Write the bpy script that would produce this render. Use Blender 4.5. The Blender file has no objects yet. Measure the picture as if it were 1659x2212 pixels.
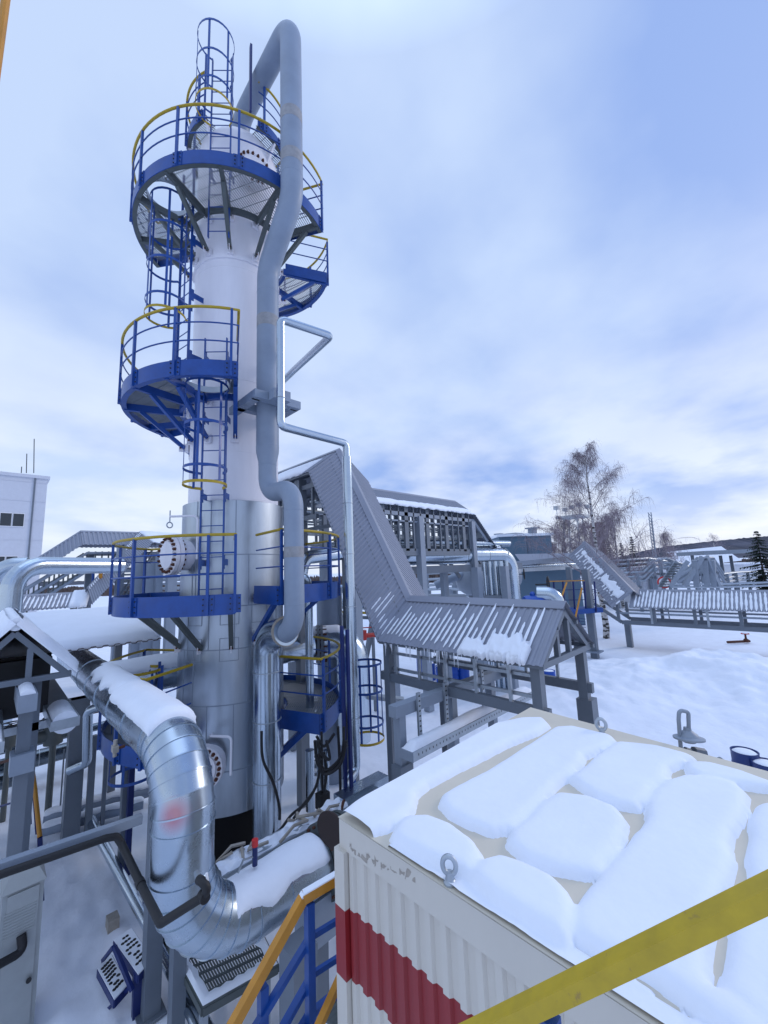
import bpy, bmesh, math, random
import numpy as np
from mathutils import Vector, Matrix, noise
sc = bpy.context.scene
PI = math.pi
random.seed(7)

# ------------------------------------------------------------------ camera
H = 5.7                                   # eye height above the snow, metres
F = 864.0                                 # focal length in units of a 1659 x 2212 frame
VX = np.array([0.71903365, 0.07279971, 0.6911518])     # plant axes seen from the camera
VY = np.array([-0.69377909, 0.13351357, 0.70770382])
VZ = np.array([-0.04075751, -0.98836953, 0.14650767])
RM = np.array([VX, VY, VZ])
cam = bpy.data.cameras.new('camera'); co = bpy.data.objects.new('camera', cam)
sc.collection.objects.link(co); sc.camera = co
cam.sensor_fit = 'VERTICAL'; cam.sensor_height = 36.0; cam.lens = F / 2212 * 36.0
cam.clip_start = 0.05; cam.clip_end = 9000
cr = RM @ np.array([1, 0, 0]); cu = RM @ np.array([0, -1, 0]); cb = RM @ np.array([0, 0, -1])
co.matrix_world = Matrix(((cr[0], cu[0], cb[0], 0), (cr[1], cu[1], cb[1], 0), (cr[2], cu[2], cb[2], H), (0, 0, 0, 1)))
def ray(px, py): return RM @ np.array([px - 829.5, py - 1106.0, F])
EYE = np.array([0, 0, H])
def onz(px, py, z): d = ray(px, py); return Vector(d * ((z - H) / d[2]) + EYE)
def onx(px, py, x): d = ray(px, py); return Vector(d * (x / d[0]) + EYE)
def ony(px, py, y): d = ray(px, py); return Vector(d * (y / d[1]) + EYE)
def dep(px, py, D): return Vector(ray(px, py) / F * D + EYE)

# ------------------------------------------------------------------ world, sun, exposure
SUN_EL, SUN_AZ = math.radians(24), math.radians(115)
w = bpy.data.worlds.new('World'); sc.world = w; w.use_nodes = True
nt = w.node_tree; nt.nodes.clear(); N = nt.nodes.new; L = nt.links.new
out = N('ShaderNodeOutputWorld'); bg = N('ShaderNodeBackground'); bg.inputs['Strength'].default_value = 0.12
sky = N('ShaderNodeTexSky'); sky.sky_type = 'NISHITA'; sky.sun_disc = False
sky.sun_elevation = SUN_EL; sky.sun_rotation = SUN_AZ; sky.dust_density = 1.5; sky.ozone_density = 2.0
tc = N('ShaderNodeTexCoord'); sep = N('ShaderNodeSeparateXYZ'); L(tc.outputs['Generated'], sep.inputs[0])
mz = N('ShaderNodeMath'); mz.operation = 'MAXIMUM'; L(sep.outputs['Z'], mz.inputs[0]); mz.inputs[1].default_value = 0.0
az = N('ShaderNodeMath'); az.operation = 'ADD'; L(mz.outputs[0], az.inputs[0]); az.inputs[1].default_value = 0.22
dx = N('ShaderNodeMath'); dx.operation = 'DIVIDE'; L(sep.outputs['X'], dx.inputs[0]); L(az.outputs[0], dx.inputs[1])
dy = N('ShaderNodeMath'); dy.operation = 'DIVIDE'; L(sep.outputs['Y'], dy.inputs[0]); L(az.outputs[0], dy.inputs[1])
cmb = N('ShaderNodeCombineXYZ'); L(dx.outputs[0], cmb.inputs[0]); L(dy.outputs[0], cmb.inputs[1])
def wnoise(scale, detail, rough, off):
    n = N('ShaderNodeTexNoise'); n.inputs['Scale'].default_value = scale; n.inputs['Detail'].default_value = detail
    n.inputs['Roughness'].default_value = rough
    m = N('ShaderNodeMapping'); m.inputs['Location'].default_value = off; L(cmb.outputs[0], m.inputs[0]); L(m.outputs[0], n.inputs['Vector'])
    return n
n1 = wnoise(0.85, 6, .5, (3.1, 8.4, 0)); n2 = wnoise(1.7, 6, .5, (9.7, 2.2, 0))
r1 = N('ShaderNodeValToRGB'); r1.color_ramp.elements[0].position = .40; r1.color_ramp.elements[1].position = .60
lf = N('ShaderNodeVectorMath'); lf.operation = 'DOT_PRODUCT'; L(tc.outputs['Generated'], lf.inputs[0]); lf.inputs[1].default_value = tuple(-cr * .22 + np.array([0, 0, .0]))
ad = N('ShaderNodeMath'); ad.operation = 'ADD'; L(n1.outputs[0], ad.inputs[0]); L(lf.outputs['Value'], ad.inputs[1]); L(ad.outputs[0], r1.inputs[0])
r2 = N('ShaderNodeValToRGB'); r2.color_ramp.elements[0].position = .36; r2.color_ramp.elements[1].position = .62
L(n2.outputs[0], r2.inputs[0])
# cloud body: slate-lavender to pale; values are radiance before the 0.12 strength
body = N('ShaderNodeMixRGB'); L(r1.outputs[0], body.inputs[0])
body.inputs[1].default_value = (2.55, 3.75, 7.0, 1); body.inputs[2].default_value = (4.7, 5.85, 8.1, 1)
# bright gaps low in the sky
lowr = N('ShaderNodeMapRange'); L(sep.outputs['Z'], lowr.inputs[0])
lowr.inputs['From Min'].default_value = .60; lowr.inputs['From Max'].default_value = .02
lm = N('ShaderNodeMath'); lm.operation = 'MULTIPLY'; L(lowr.outputs[0], lm.inputs[0]); L(r2.outputs[0], lm.inputs[1])
body2 = N('ShaderNodeMixRGB'); L(lm.outputs[0], body2.inputs[0]); L(body.outputs[0], body2.inputs[1])
body2.inputs[2].default_value = (7.3, 7.8, 8.8, 1)
gl = N('ShaderNodeMapRange'); L(sep.outputs['Z'], gl.inputs[0]); gl.inputs['From Min'].default_value = .16
gl.inputs['From Max'].default_value = 0.0; gl.inputs['To Max'].default_value = .75
body3 = N('ShaderNodeMixRGB'); L(gl.outputs[0], body3.inputs[0]); L(body2.outputs[0], body3.inputs[1])
body3.inputs[2].default_value = (6.6, 7.2, 8.4, 1)
zb = N('ShaderNodeMapRange'); L(sep.outputs['Z'], zb.inputs[0]); zb.inputs['From Min'].default_value = .84; zb.inputs['From Max'].default_value = .97
zb.inputs['To Min'].default_value = 1.0; zb.inputs['To Max'].default_value = 2.1          # overcast: brightest overhead
zs = N('ShaderNodeVectorMath'); zs.operation = 'SCALE'; L(body3.outputs[0], zs.inputs[0]); L(zb.outputs[0], zs.inputs['Scale'])
cov = N('ShaderNodeMixRGB'); cov.inputs[0].default_value = .9; L(sky.outputs[0], cov.inputs[1]); L(zs.outputs[0], cov.inputs[2])
L(cov.outputs[0], bg.inputs['Color']); L(bg.outputs[0], out.inputs[0])
sl = bpy.data.lights.new('sun', 'SUN'); so = bpy.data.objects.new('sun', sl); sc.collection.objects.link(so)
sl.energy = 0.8; sl.angle = math.radians(14); sl.color = (1, .93, .88)
# sky sun_rotation is measured clockwise from +Y
sd = Vector((math.sin(SUN_AZ) * math.cos(SUN_EL), math.cos(SUN_AZ) * math.cos(SUN_EL), math.sin(SUN_EL)))
so.rotation_euler = sd.to_track_quat('Z', 'Y').to_euler()
vs = sc.view_settings; vs.view_transform = 'Standard'; vs.look = 'None'; vs.exposure = 0.15; vs.gamma = 1.0

# ------------------------------------------------------------------ materials
M = {}
def mat(name, col, rough=.5,  metal=0., var=.12, vscale=4., bump=0., bscale=30., spec=.5, rust=0., stretch=(1, 1, 1), rs=2.3):
    m = bpy.data.materials.new(name); m.use_nodes = True; t = m.node_tree; b = t.nodes['Principled BSDF']
    b.inputs['Roughness'].default_value = rough; b.inputs['Metallic'].default_value = metal
    b.inputs['Specular IOR Level'].default_value = spec
    tcn = t.nodes.new('ShaderNodeTexCoord'); mp = t.nodes.new('ShaderNodeMapping'); mp.inputs['Scale'].default_value = stretch
    t.links.new(tcn.outputs['Object'], mp.inputs[0])
    n = t.nodes.new('ShaderNodeTexNoise'); n.inputs['Scale'].default_value = vscale; n.inputs['Detail'].default_value = 6
    n.inputs['Roughness'].default_value = .62
    t.links.new(mp.outputs[0], n.inputs['Vector'])
    mr = t.nodes.new('ShaderNodeMapRange'); mr.inputs['From Min'].default_value = .3; mr.inputs['From Max'].default_value = .7
    mr.inputs['To Min'].default_value = 1 - var; mr.inputs['To Max'].default_value = 1 + var * .7; t.links.new(n.outputs[0], mr.inputs[0])
    mx = t.nodes.new('ShaderNodeVectorMath'); mx.operation = 'SCALE'; mx.inputs[0].default_value = col[:3]
    t.links.new(mr.outputs[0], mx.inputs['Scale'])
    last = mx.outputs[0]
    if rust:
        n3 = t.nodes.new('ShaderNodeTexNoise'); n3.inputs['Scale'].default_value = rs; n3.inputs['Detail'].default_value = 9
        n3.inputs['Roughness'].default_value = .75; t.links.new(mp.outputs[0], n3.inputs['Vector'])
        r = t.nodes.new('ShaderNodeMapRange'); r.inputs['From Min'].default_value = .62; r.inputs['From Max'].default_value = .72
        r.inputs['To Max'].default_value = rust; t.links.new(n3.outputs[0], r.inputs[0])
        mm = t.nodes.new('ShaderNodeMixRGB'); t.links.new(r.outputs[0], mm.inputs[0]); t.links.new(last, mm.inputs[1])
        mm.inputs[2].default_value = (.22, .13, .07, 1); last = mm.outputs[0]
    t.links.new(last, b.inputs['Base Color'])
    rr = t.nodes.new('ShaderNodeMapRange'); rr.inputs['To Min'].default_value = max(0, rough - .12); rr.inputs['To Max'].default_value = min(1, rough + .12)
    t.links.new(n.outputs[0], rr.inputs[0]); t.links.new(rr.outputs[0], b.inputs['Roughness'])
    if bump:
        n2 = t.nodes.new('ShaderNodeTexNoise'); n2.inputs['Scale'].default_value = bscale; n2.inputs['Detail'].default_value = 4 if bscale > 3 else 0
        t.links.new(tcn.outputs['Object'], n2.inputs['Vector'])
        bp = t.nodes.new('ShaderNodeBump'); bp.inputs['Strength'].default_value = 1; bp.inputs['Distance'].default_value = bump
        t.links.new(n2.outputs[0], bp.inputs['Height']); t.links.new(bp.outputs[0], b.inputs['Normal'])
    M[name] = m; return m
mat('snow', (.80, .83, .90), .7, var=.05, vscale=1.2, bump=.02, bscale=4, spec=.25)
mat('snow_fine', (.82, .85, .91), .7, var=.03, vscale=3, bump=.004, bscale=16, spec=.25)
mat('galv', (.44, .51, .58), .27, 1., var=.09, vscale=2.2, bump=.012, bscale=.8, rust=0)
mat('galv_tube', (.48, .55, .62), .24, 1., var=.06, vscale=1.2)
mat('galv_big', (.44, .49, .55), .38, 1., var=.20, vscale=1.6, bump=.008, bscale=.9, stretch=(1.6, 1.6, .25))
mat('galv_dull', (.42, .46, .50), .45, .8, var=.15, vscale=6)
mat('grey', (.14, .165, .20), .45, var=.07, vscale=3)
mat('grey_light', (.25, .29, .35), .5, var=.08, vscale=3)
mat('pipe_grey', (.24, .29, .37), .5, var=.13, vscale=1.6, rust=.0)
mat('white', (.78, .76, .80), .5, var=.07, vscale=1.6, rust=.12, stretch=(1.5, 1.5, .3))
mat('joint', (.30, .30, .31), .7, var=.2, vscale=8)
mat('cabinet', (.34, .36, .36), .5, var=.08)
mat('blue', (.008, .060, .27), .38, var=.18, vscale=5)
mat('blue_dark', (.008, .020, .12), .45, var=.2, vscale=5)
mat('yellow', (.42, .29, .012), .5, var=.15, vscale=8, rust=.12)
mat('orange', (.50, .22, .02), .45, var=.15, vscale=8, rust=.4, rs=7)
mat('yellow_worn', (.50, .35, .015), .5, var=.14, vscale=14, rust=.75, rs=16, stretch=(1, 1, 1))
mat('steel_dark', (.085, .10, .10), .55, var=.15, vscale=5)
mat('grating', (.26, .28, .30), .45, .3, var=.15)
mat('roof', (.25, .27, .33), .5, var=.07, vscale=2, spec=.4)
mat('cream', (.62, .56, .45), .5, var=.06, vscale=2.2, rust=.45)
mat('container_wall', (.60, .56, .49), .5, var=.07, vscale=1.5, rust=.12, stretch=(1, 1, .3))
mat('container_red', (.26, .012, .015), .45, var=.08, vscale=2)
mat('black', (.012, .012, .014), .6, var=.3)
mat('black_paint', (.004, .004, .005), .8, var=.3, spec=.2)
mat('rust', (.10, .035, .020), .8, var=.3, vscale=20)
mat('red', (.45, .025, .02), .5)
mat('brownroof', (.05, .03, .03), .7, var=.3)
mat('bldg', (.58, .60, .66), .6, var=.04)
mat('bldg_blue', (.10, .17, .24), .6, var=.06)
mat('glass', (.03, .04, .05), .12)
mat('tape', (.34, .30, .25), .4, var=.2, vscale=12)
mat('bark', (.10, .08, .075), .9, var=.3, vscale=9)
mat('twig', (.29, .24, .27), .9, var=.3, vscale=2)
mat('needle', (.018, .035, .028), .9, var=.5, vscale=3)
mat('scrub', (.10, .075, .07), .95, var=.4, vscale=.05)
mat('redtag', (.6, .03, .03), .5, var=0)
mat('paper', (.8, .8, .82), .6, var=0)
mat('ink', (.02, .02, .02), .6, var=0)
# white birch bark with dark horizontal patches
def birch_mat():
    m = mat('birch', (.6, .58, .56), .8, var=.05); t = m.node_tree; b = t.nodes['Principled BSDF']
    tcn = t.nodes.new('ShaderNodeTexCoord'); mp = t.nodes.new('ShaderNodeMapping'); mp.inputs['Scale'].default_value = (2.2, 2.2, 5.5)
    n = t.nodes.new('ShaderNodeTexNoise'); n.inputs['Scale'].default_value = 1.3; n.inputs['Detail'].default_value = 6
    t.links.new(tcn.outputs['Object'], mp.inputs[0]); t.links.new(mp.outputs[0], n.inputs['Vector'])
    r = t.nodes.new('ShaderNodeValToRGB'); r.color_ramp.elements[0].position = .50; r.color_ramp.elements[1].position = .56
    r.color_ramp.elements[0].color = (.55, .53, .52, 1); r.color_ramp.elements[1].color = (.04, .035, .03, 1)
    t.links.new(n.outputs[0], r.inputs[0]); t.links.new(r.outputs[0], b.inputs['Base Color'])
birch_mat()
def hill_mat():
    m = mat('hill', (.03, .04, .06), .95, var=.3); t = m.node_tree; b = t.nodes['Principled BSDF']
    tcn = t.nodes.new('ShaderNodeTexCoord')
    n = t.nodes.new('ShaderNodeTexNoise'); n.inputs['Scale'].default_value = .012; n.inputs['Detail'].default_value = 8
    t.links.new(tcn.outputs['Object'], n.inputs['Vector'])
    r = t.nodes.new('ShaderNodeValToRGB'); r.color_ramp.elements[0].position = .42; r.color_ramp.elements[1].position = .7
    r.color_ramp.elements[0].color = (.022, .028, .05, 1); r.color_ramp.elements[1].color = (.06, .07, .11, 1)
    t.links.new(n.outputs[0], r.inputs[0]); t.links.new(r.outputs[0], b.inputs['Base Color'])
hill_mat()
# sprayed red mark on the insulated elbow: a patch that belongs to the metal
def galv_spray(center, rad):
    m = M['galv'].copy(); m.name = 'galv_sprayed'; t = m.node_tree; b = t.nodes['Principled BSDF']
    src = b.inputs['Base Color'].links[0].from_socket
    g = t.nodes.new('ShaderNodeNewGeometry'); d = t.nodes.new('ShaderNodeVectorMath'); d.operation = 'DISTANCE'
    t.links.new(g.outputs['Position'], d.inputs[0]); d.inputs[1].default_value = center
    r = t.nodes.new('ShaderNodeMapRange'); r.inputs['From Min'].default_value = rad * .3; r.inputs['From Max'].default_value = rad
    r.inputs['To Min'].default_value = .6; r.inputs['To Max'].default_value = 0; t.links.new(d.outputs['Value'], r.inputs[0])
    mm = t.nodes.new('ShaderNodeMixRGB'); t.links.new(r.outputs[0], mm.inputs[0]); t.links.new(src, mm.inputs[1]); mm.inputs[2].default_value = (.50, .08, .09, 1)
    t.links.new(mm.outputs[0], b.inputs['Base Color'])
    M['galv_sprayed'] = m

# ------------------------------------------------------------------ mesh helpers
C = sc.collection
V = Vector
class MB:
    def __init__(s): s.v = []; s.f = []
    def add(s, vs, fs):
        o = len(s.v); s.v.extend([tuple(p) for p in vs]); s.f.extend([tuple(i + o for i in f) for f in fs]); return s
    def box(s, c, size, R=None):
        hx, hy, hz = size[0] / 2, size[1] / 2, size[2] / 2; c = V(c)
        p = [V((x, y, z)) for x in (-hx, hx) for y in (-hy, hy) for z in (-hz, hz)]
        if R is not None: p = [R @ q for q in p]
        return s.add([c + q for q in p], [(0, 1, 3, 2), (4, 6, 7, 5), (0, 4, 5, 1), (2, 3, 7, 6), (0, 2, 6, 4), (1, 5, 7, 3)])
    def bar(s, a, b, wd, ht=None, up=(0, 0, 1)):
        a = V(a); b = V(b); ht = ht or wd; d = (b - a); L_ = d.length
        if L_ < 1e-6: return s
        d.normalize(); up = V(up)
        if abs(d.dot(up)) > .98: up = V((1, 0, 0)) if abs(d.x) < .9 else V((0, 1, 0))
        x = d.cross(up).normalized(); z = x.cross(d).normalized()
        p = []
        for q in (a, b):
            for i, j in ((-1, -1), (1, -1), (1, 1), (-1, 1)): p.append(q + x * (i * wd / 2) + z * (j * ht / 2))
        return s.add(p, [(0, 1, 2, 3), (7, 6, 5, 4), (0, 4, 5, 1), (1, 5, 6, 2), (2, 6, 7, 3), (3, 7, 4, 0)])
    def tube(s, pts, r, n=12, caps=True, closed=False):
        pts = [V(p) for p in pts]; m = len(pts); rs = r if isinstance(r, (list, tuple)) else [r] * m
        T = []
        for i in range(m):
            if closed: t = pts[(i + 1) % m] - pts[i - 1]
            else: t = pts[min(i + 1, m - 1)] - pts[max(i - 1, 0)]
            T.append(t.normalized() if t.length > 1e-9 else V((0, 0, 1)))
        up = V((0, 0, 1)) if abs(T[0].z) < .9 else V((0, 1, 0))
        x = T[0].cross(up).normalized(); vs = []
        for i in range(m):
            x = (x - T[i] * x.dot(T[i])).normalized(); y = T[i].cross(x)
            k = 1.0
            if 0 < i < m - 1 and not closed:
                c_ = (pts[i] - pts[i - 1]).normalized().dot((pts[i + 1] - pts[i]).normalized()); k = 1.0
            for j in range(n):
                a = 2 * PI * j / n; vs.append(pts[i] + (x * math.cos(a) + y * math.sin(a)) * rs[i] * k)
        fs = []
        for i in range(m if closed else m - 1):
            i2 = (i + 1) % m
            for j in range(n): fs.append((i * n + j, i * n + (j + 1) % n, i2 * n + (j + 1) % n, i2 * n + j))
        if caps and not closed: fs.append(tuple(range(n))[::-1]); fs.append(tuple((m - 1) * n + j for j in range(n)))
        return s.add(vs, fs)
    def lathe(s, prof, c, axis=(0, 0, 1), n=32):
        """prof: (radius, along) pairs"""
        axis = V(axis).normalized(); up = V((0, 0, 1)) if abs(axis.z) < .9 else V((1, 0, 0))
        x = axis.cross(up).normalized(); y = axis.cross(x); c = V(c); vs = []
        for r, h in prof:
            for j in range(n):
                a = 2 * PI * j / n; vs.append(c + axis * h + (x * math.cos(a) + y * math.sin(a)) * max(r, 1e-4))
        fs = []; m = len(prof)
        for i in range(m - 1):
            for j in range(n): fs.append((i * n + j, i * n + (j + 1) % n, (i + 1) * n + (j + 1) % n, (i + 1) * n + j))
        fs.append(tuple(range(n))[::-1]); fs.append(tuple((m - 1) * n + j for j in range(n)))
        return s.add(vs, fs)
    def arcband(s, c, r0, r1, z0, z1, a0, a1, n=None):
        """annular sector of rectangular section, angles in degrees"""
        n = n or max(3, int(abs(a1 - a0) / 4)); full = abs(a1 - a0) >= 359.9; vs = []; fs = []
        for i in range(n + 1):
            a = math.radians(a0 + (a1 - a0) * i / n); ca, sa = math.cos(a), math.sin(a)
            for r, z in ((r0, z0), (r1, z0), (r1, z1), (r0, z1)): vs.append((c[0] + r * ca, c[1] + r * sa, z))
        for i in range(n):
            for j in range(4): fs.append((i * 4 + j, i * 4 + (j + 1) % 4, i * 4 + 4 + (j + 1) % 4, i * 4 + 4 + j))
        if not full: fs.append((3, 2, 1, 0)); fs.append(tuple(n * 4 + j for j in range(4)))
        return s.add(vs, fs)
    def quad(s, a, b, c, d): return s.add([a, b, c, d], [(0, 1, 2, 3)])
    def bolt(s, p, axis, r=.016, h=.02): return s.lathe([(r, 0), (r, h)], p, axis, 6)
    def build(s, name, m, parent=None, smooth=35):
        me = bpy.data.meshes.new(name); me.from_pydata(s.v, [], s.f)
        bm = bmesh.new(); bm.from_mesh(me); bmesh.ops.recalc_face_normals(bm, faces=bm.faces); bm.to_mesh(me); bm.free()
        me.materials.append(M[m])
        if smooth:
            me.shade_smooth(); me.set_sharp_from_angle(angle=math.radians(smooth))
        o = bpy.data.objects.new(name, me); C.objects.link(o)
        if parent is not None: adopt(o, parent)
        return o
def origin(o):
    q = o; p = V((0, 0, 0))
    while q is not None: p = p + q.location; q = q.parent
    return p
def adopt(o, parent):
    o.parent = parent; o.matrix_parent_inverse = Matrix.Translation(-WL[parent.name]) if parent.name in WL else Matrix.Identity(4)
WL = {}
def thing(name, label, cat, loc, group=None):
    o = bpy.data.objects.new(name, None); C.objects.link(o); o.location = loc; o.empty_display_size = .2; WL[o.name] = V(loc)
    return tag(o, label, cat, group)
def tag(o, label, cat, group=None, kind=None):
    if label: o['label'] = label
    if cat: o['category'] = cat
    if group: o['group'] = group
    if kind: o['kind'] = kind
    return o
def struct(o): o['kind'] = 'structure'; return o
def copy_thing(root, off, label=None):
    off = V(off); r = root.copy(); C.objects.link(r); r.location = root.location + off; WL[r.name] = WL.get(root.name, V((0, 0, 0))) + off
    def rec(src, dst):
        for ch in list(src.children):
            c = ch.copy(); C.objects.link(c); c.parent = dst; rec(ch, c)
    rec(root, r)
    if label: r['label'] = label
    return r
def fillet(pts, rads, seg=10):
    """polyline with rounded corners; rads is one radius or a list for the inner corners"""
    pts = [V(p) for p in pts]; out_ = [pts[0]]
    for i in range(1, len(pts) - 1):
        R_ = rads[i - 1] if isinstance(rads, (list, tuple)) else rads
        a = (pts[i - 1] - pts[i]).normalized(); b = (pts[i + 1] - pts[i]).normalized()
        ang = math.acos(max(-1, min(1, a.dot(b)))); t = R_ / math.tan(ang / 2)
        if t < 1e-5 or ang > PI - .01: out_.append(pts[i]); continue
        c = pts[i] + (a + b).normalized() * (R_ / math.sin(ang / 2))
        p0 = pts[i] + a * t - c; p1 = pts[i] + b * t - c; th = PI - ang
        for k in range(seg + 1):
            u = k / seg; out_.append(c + (p0 * math.sin((1 - u) * th) + p1 * math.sin(u * th)) / math.sin(th))
    out_.append(pts[-1]); return out_
def ringbead(mb, p, d, r, w_=.012, n=40):
    """flat collar round a pipe at p, axis d"""
    return mb.lathe([(r - .01, -w_ / 2), (r + .011, -w_ / 2), (r + .011, w_ / 2), (r - .01, w_ / 2)], p, d, n)
def nz(x, y, z=0.): return noise.noise(V((x, y, z)))
def pol(c, r, a, z): a = math.radians(a); return V((c[0] + r * math.cos(a), c[1] + r * math.sin(a), z))

# ------------------------------------------------------------------ ground, hills
def pile(x, y, cx_, cy_, rx, ry, h): 
    d = ((x - cx_) / rx) ** 2 + ((y - cy_) / ry) ** 2
    return h * math.exp(-d)
def gz(x, y):
    d = math.hypot(x, y)
    h = .10 * nz(x * .12, y * .12) + .05 * nz(x * .5, y * .5, 4)
    p = pile(x, y, 21, 6.3, 3.4, 3.2, .95) + pile(x, y, 25.5, 3.6, 3.5, 2.4, 1.0) + pile(x, y, 23, 0.5, 4, 2.6, 1.0) + pile(x, y, 16.5, 7.4, 2.5, 2.2, .45)
    h += p * (1 + .30 * nz(x * .55, y * .55, 2) + .14 * nz(x * 1.7, y * 1.7, 7) + .07 * nz(x * 4.5, y * 4.5, 7))
    if d < 45: 
        h += .022 * nz(x * 1.3, y * 1.3, 1) + .012 * abs(nz(x * 4.1, y * 4.1, 8)) * (1 + 2 * max(0, nz(x * .4, y * .4, 6)))
        # trodden path beyond the tall pipe and below the left posts
        t = math.exp(-((x - 10.5 - .3 * y) / 2.2) ** 2) * (1 if 4 < y < 22 else 0); 
        h -= .10 * t * max(0, nz(x * 3.2, y * 3.2, 3))
        t2 = math.exp(-((x - 1.2) / 1.3) ** 2 - ((y - 6.5) / 3.5) ** 2); h -= .16 * t2 * abs(nz(x * 2.6, y * 2.6, 5))
    if 3 < d < 30:
        fp = noise.noise(V((x * 2.6, y * 2.6, 11))); h -= .07 * max(0, fp - .25) * (1 + nz(x * .3, y * .3, 9))
        if x < 4 and y < 12: h += .035 * nz(x * 3.1, y * 3.1, 21) + .02 * nz(x * 7, y * 7, 22)
    if d > 60: h += .004 * (d - 60) * (0.5 + nz(x * .01, y * .01)) * .3
    return h
vs_, fs_ = [], []
fwa = math.degrees(math.atan2(.7077, .6911))
angs = list(np.linspace(-56, 56, 330)) + list(np.linspace(60, 300, 60))
rads_ = list(np.concatenate([np.linspace(1.0, 30, 190), np.geomspace(30.3, 4000, 70)]))
for r in rads_:
    for a in angs:
        th = math.radians(fwa + a); x, y = r * math.cos(th), r * math.sin(th); vs_.append((x, y, gz(x, y)))
na = len(angs)
for i in range(len(rads_) - 1):
    for j in range(na): fs_.append((i * na + j, (i + 1) * na + j, (i + 1) * na + (j + 1) % na, i * na + (j + 1) % na))
fs_.append(tuple(range(na)))
struct(MB().add(vs_, fs_).build('ground', 'snow', smooth=80))
def hill(name, pxs, D, base=1290):
    mb = MB(); top = []; n = len(pxs) * 14
    for i in range(n):
        u = i / (n - 1) * (len(pxs) - 1); k = min(int(u), len(pxs) - 2); t = u - k
        px = pxs[k][0] * (1 - t) + pxs[k + 1][0] * t; py = pxs[k][1] * (1 - t) + pxs[k + 1][1] * t
        p = dep(px, py, D); p.z += 3.5 * nz(i * .9, D) + 2 * nz(i * 2.3, D, 3); top.append(p)
    f = V((RM @ np.array([0, 0, 1]))); f.z = 0; f.normalize(); vs = []
    for p in top:
        vs += [(p.x - f.x * 300, p.y - f.y * 300, -2), tuple(p - f * 60 - V((0, 0, (p.z) * .25))), tuple(p), (p.x + f.x * 300, p.y + f.y * 300, -2)]
    fs = [(i * 4 + j, i * 4 + j + 1, i * 4 + j + 5, i * 4 + j + 4) for i in range(n - 1) for j in range(3)]
    return struct(mb.add(vs, fs).build(name, 'hill', smooth=0))
hill('wooded_hill', [(1330, 1207), (1390, 1190), (1440, 1180), (1500, 1173), (1600, 1163), (1680, 1156), (1900, 1140)], 1500)
hill('far_hill', [(-150, 1264), (80, 1256), (200, 1255), (400, 1252), (700, 1243), (900, 1234)], 1900)

# ------------------------------------------------------------------ the column
CC = (3.81, 8.72)
col = thing('distillation_column', 'tall white column with its lower part clad in shiny galvanised sheet', 'column', (CC[0], CC[1], 0))
MB().lathe([(1.0, -.1), (1.0, 1.7)], (CC[0], CC[1], 0), n=64).build('skirt', 'black_paint', col)
cl = MB().lathe([(1.0, 0), (1.05, 0), (1.05, 5.79), (.94, 5.82)], (CC[0], CC[1], 1.45), n=96).build('cladding', 'galv_big', col)
sm = MB()
for z in (2.2, 3.35, 4.35, 5.15, 6.15): sm.lathe([(1.04, -.010), (1.056, -.010), (1.056, .010), (1.04, .010)], (CC[0], CC[1], z), n=96)
for i, (z0, z1) in enumerate(((1.45, 2.2), (2.2, 3.35), (3.35, 4.35), (4.35, 5.15), (5.15, 6.15), (6.15, 7.24))):
    for a in (205 + 17 * (i % 2), 262 - 14 * (i % 2), 300 + 11 * (i % 3), 330, 180 + 5 * i):
        sm.bar(pol(CC, 1.051, a, z0), pol(CC, 1.051, a, z1), .018, .008, up=pol((0, 0), 1, a, 0))
# square patches cut round the lugs
def patch(mb, a, z, wd=.34, ht=.42, r=1.053):
    h = math.degrees(wd / 2 / r); 
    for s_ in (-1, 1): mb.bar(pol(CC, r, a + s_ * h, z - ht / 2), pol(CC, r, a + s_ * h, z + ht / 2), .012, .006, up=pol((0, 0), 1, a, 0))
    for s_ in (-1, 1): mb.arcband(CC, r - .002, r + .004, z + s_ * ht / 2 - .006, z + s_ * ht / 2 + .006, a - h, a + h, 6)
for a in (205, 243, 275): 
    patch(sm, a, 4.35); patch(sm, a, 5.02)
sm.build('seam', 'grey_light', cl)
sh = MB().lathe([(.95, 0), (.95, 9.25), (.93, 9.55), (.80, 9.80), (.5, 9.97), (.0, 10.03)], (CC[0], CC[1], 6.6), n=80).build('shell', 'white', col)
sw = MB()
for z in (9.9, 12.55, 8.3, 14.9): sw.lathe([(.94, -.014), (.954, -.006), (.954, .006), (.94, .014)], (CC[0], CC[1], z), n=80)
sw.build('weld_seam', 'white', sh)
MB().lathe([(.95, 0), (.985, .01), (.985, .10), (.95, .11)], (CC[0], CC[1], 12.72), n=80).build('stiffening_ring', 'white', col)

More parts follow.
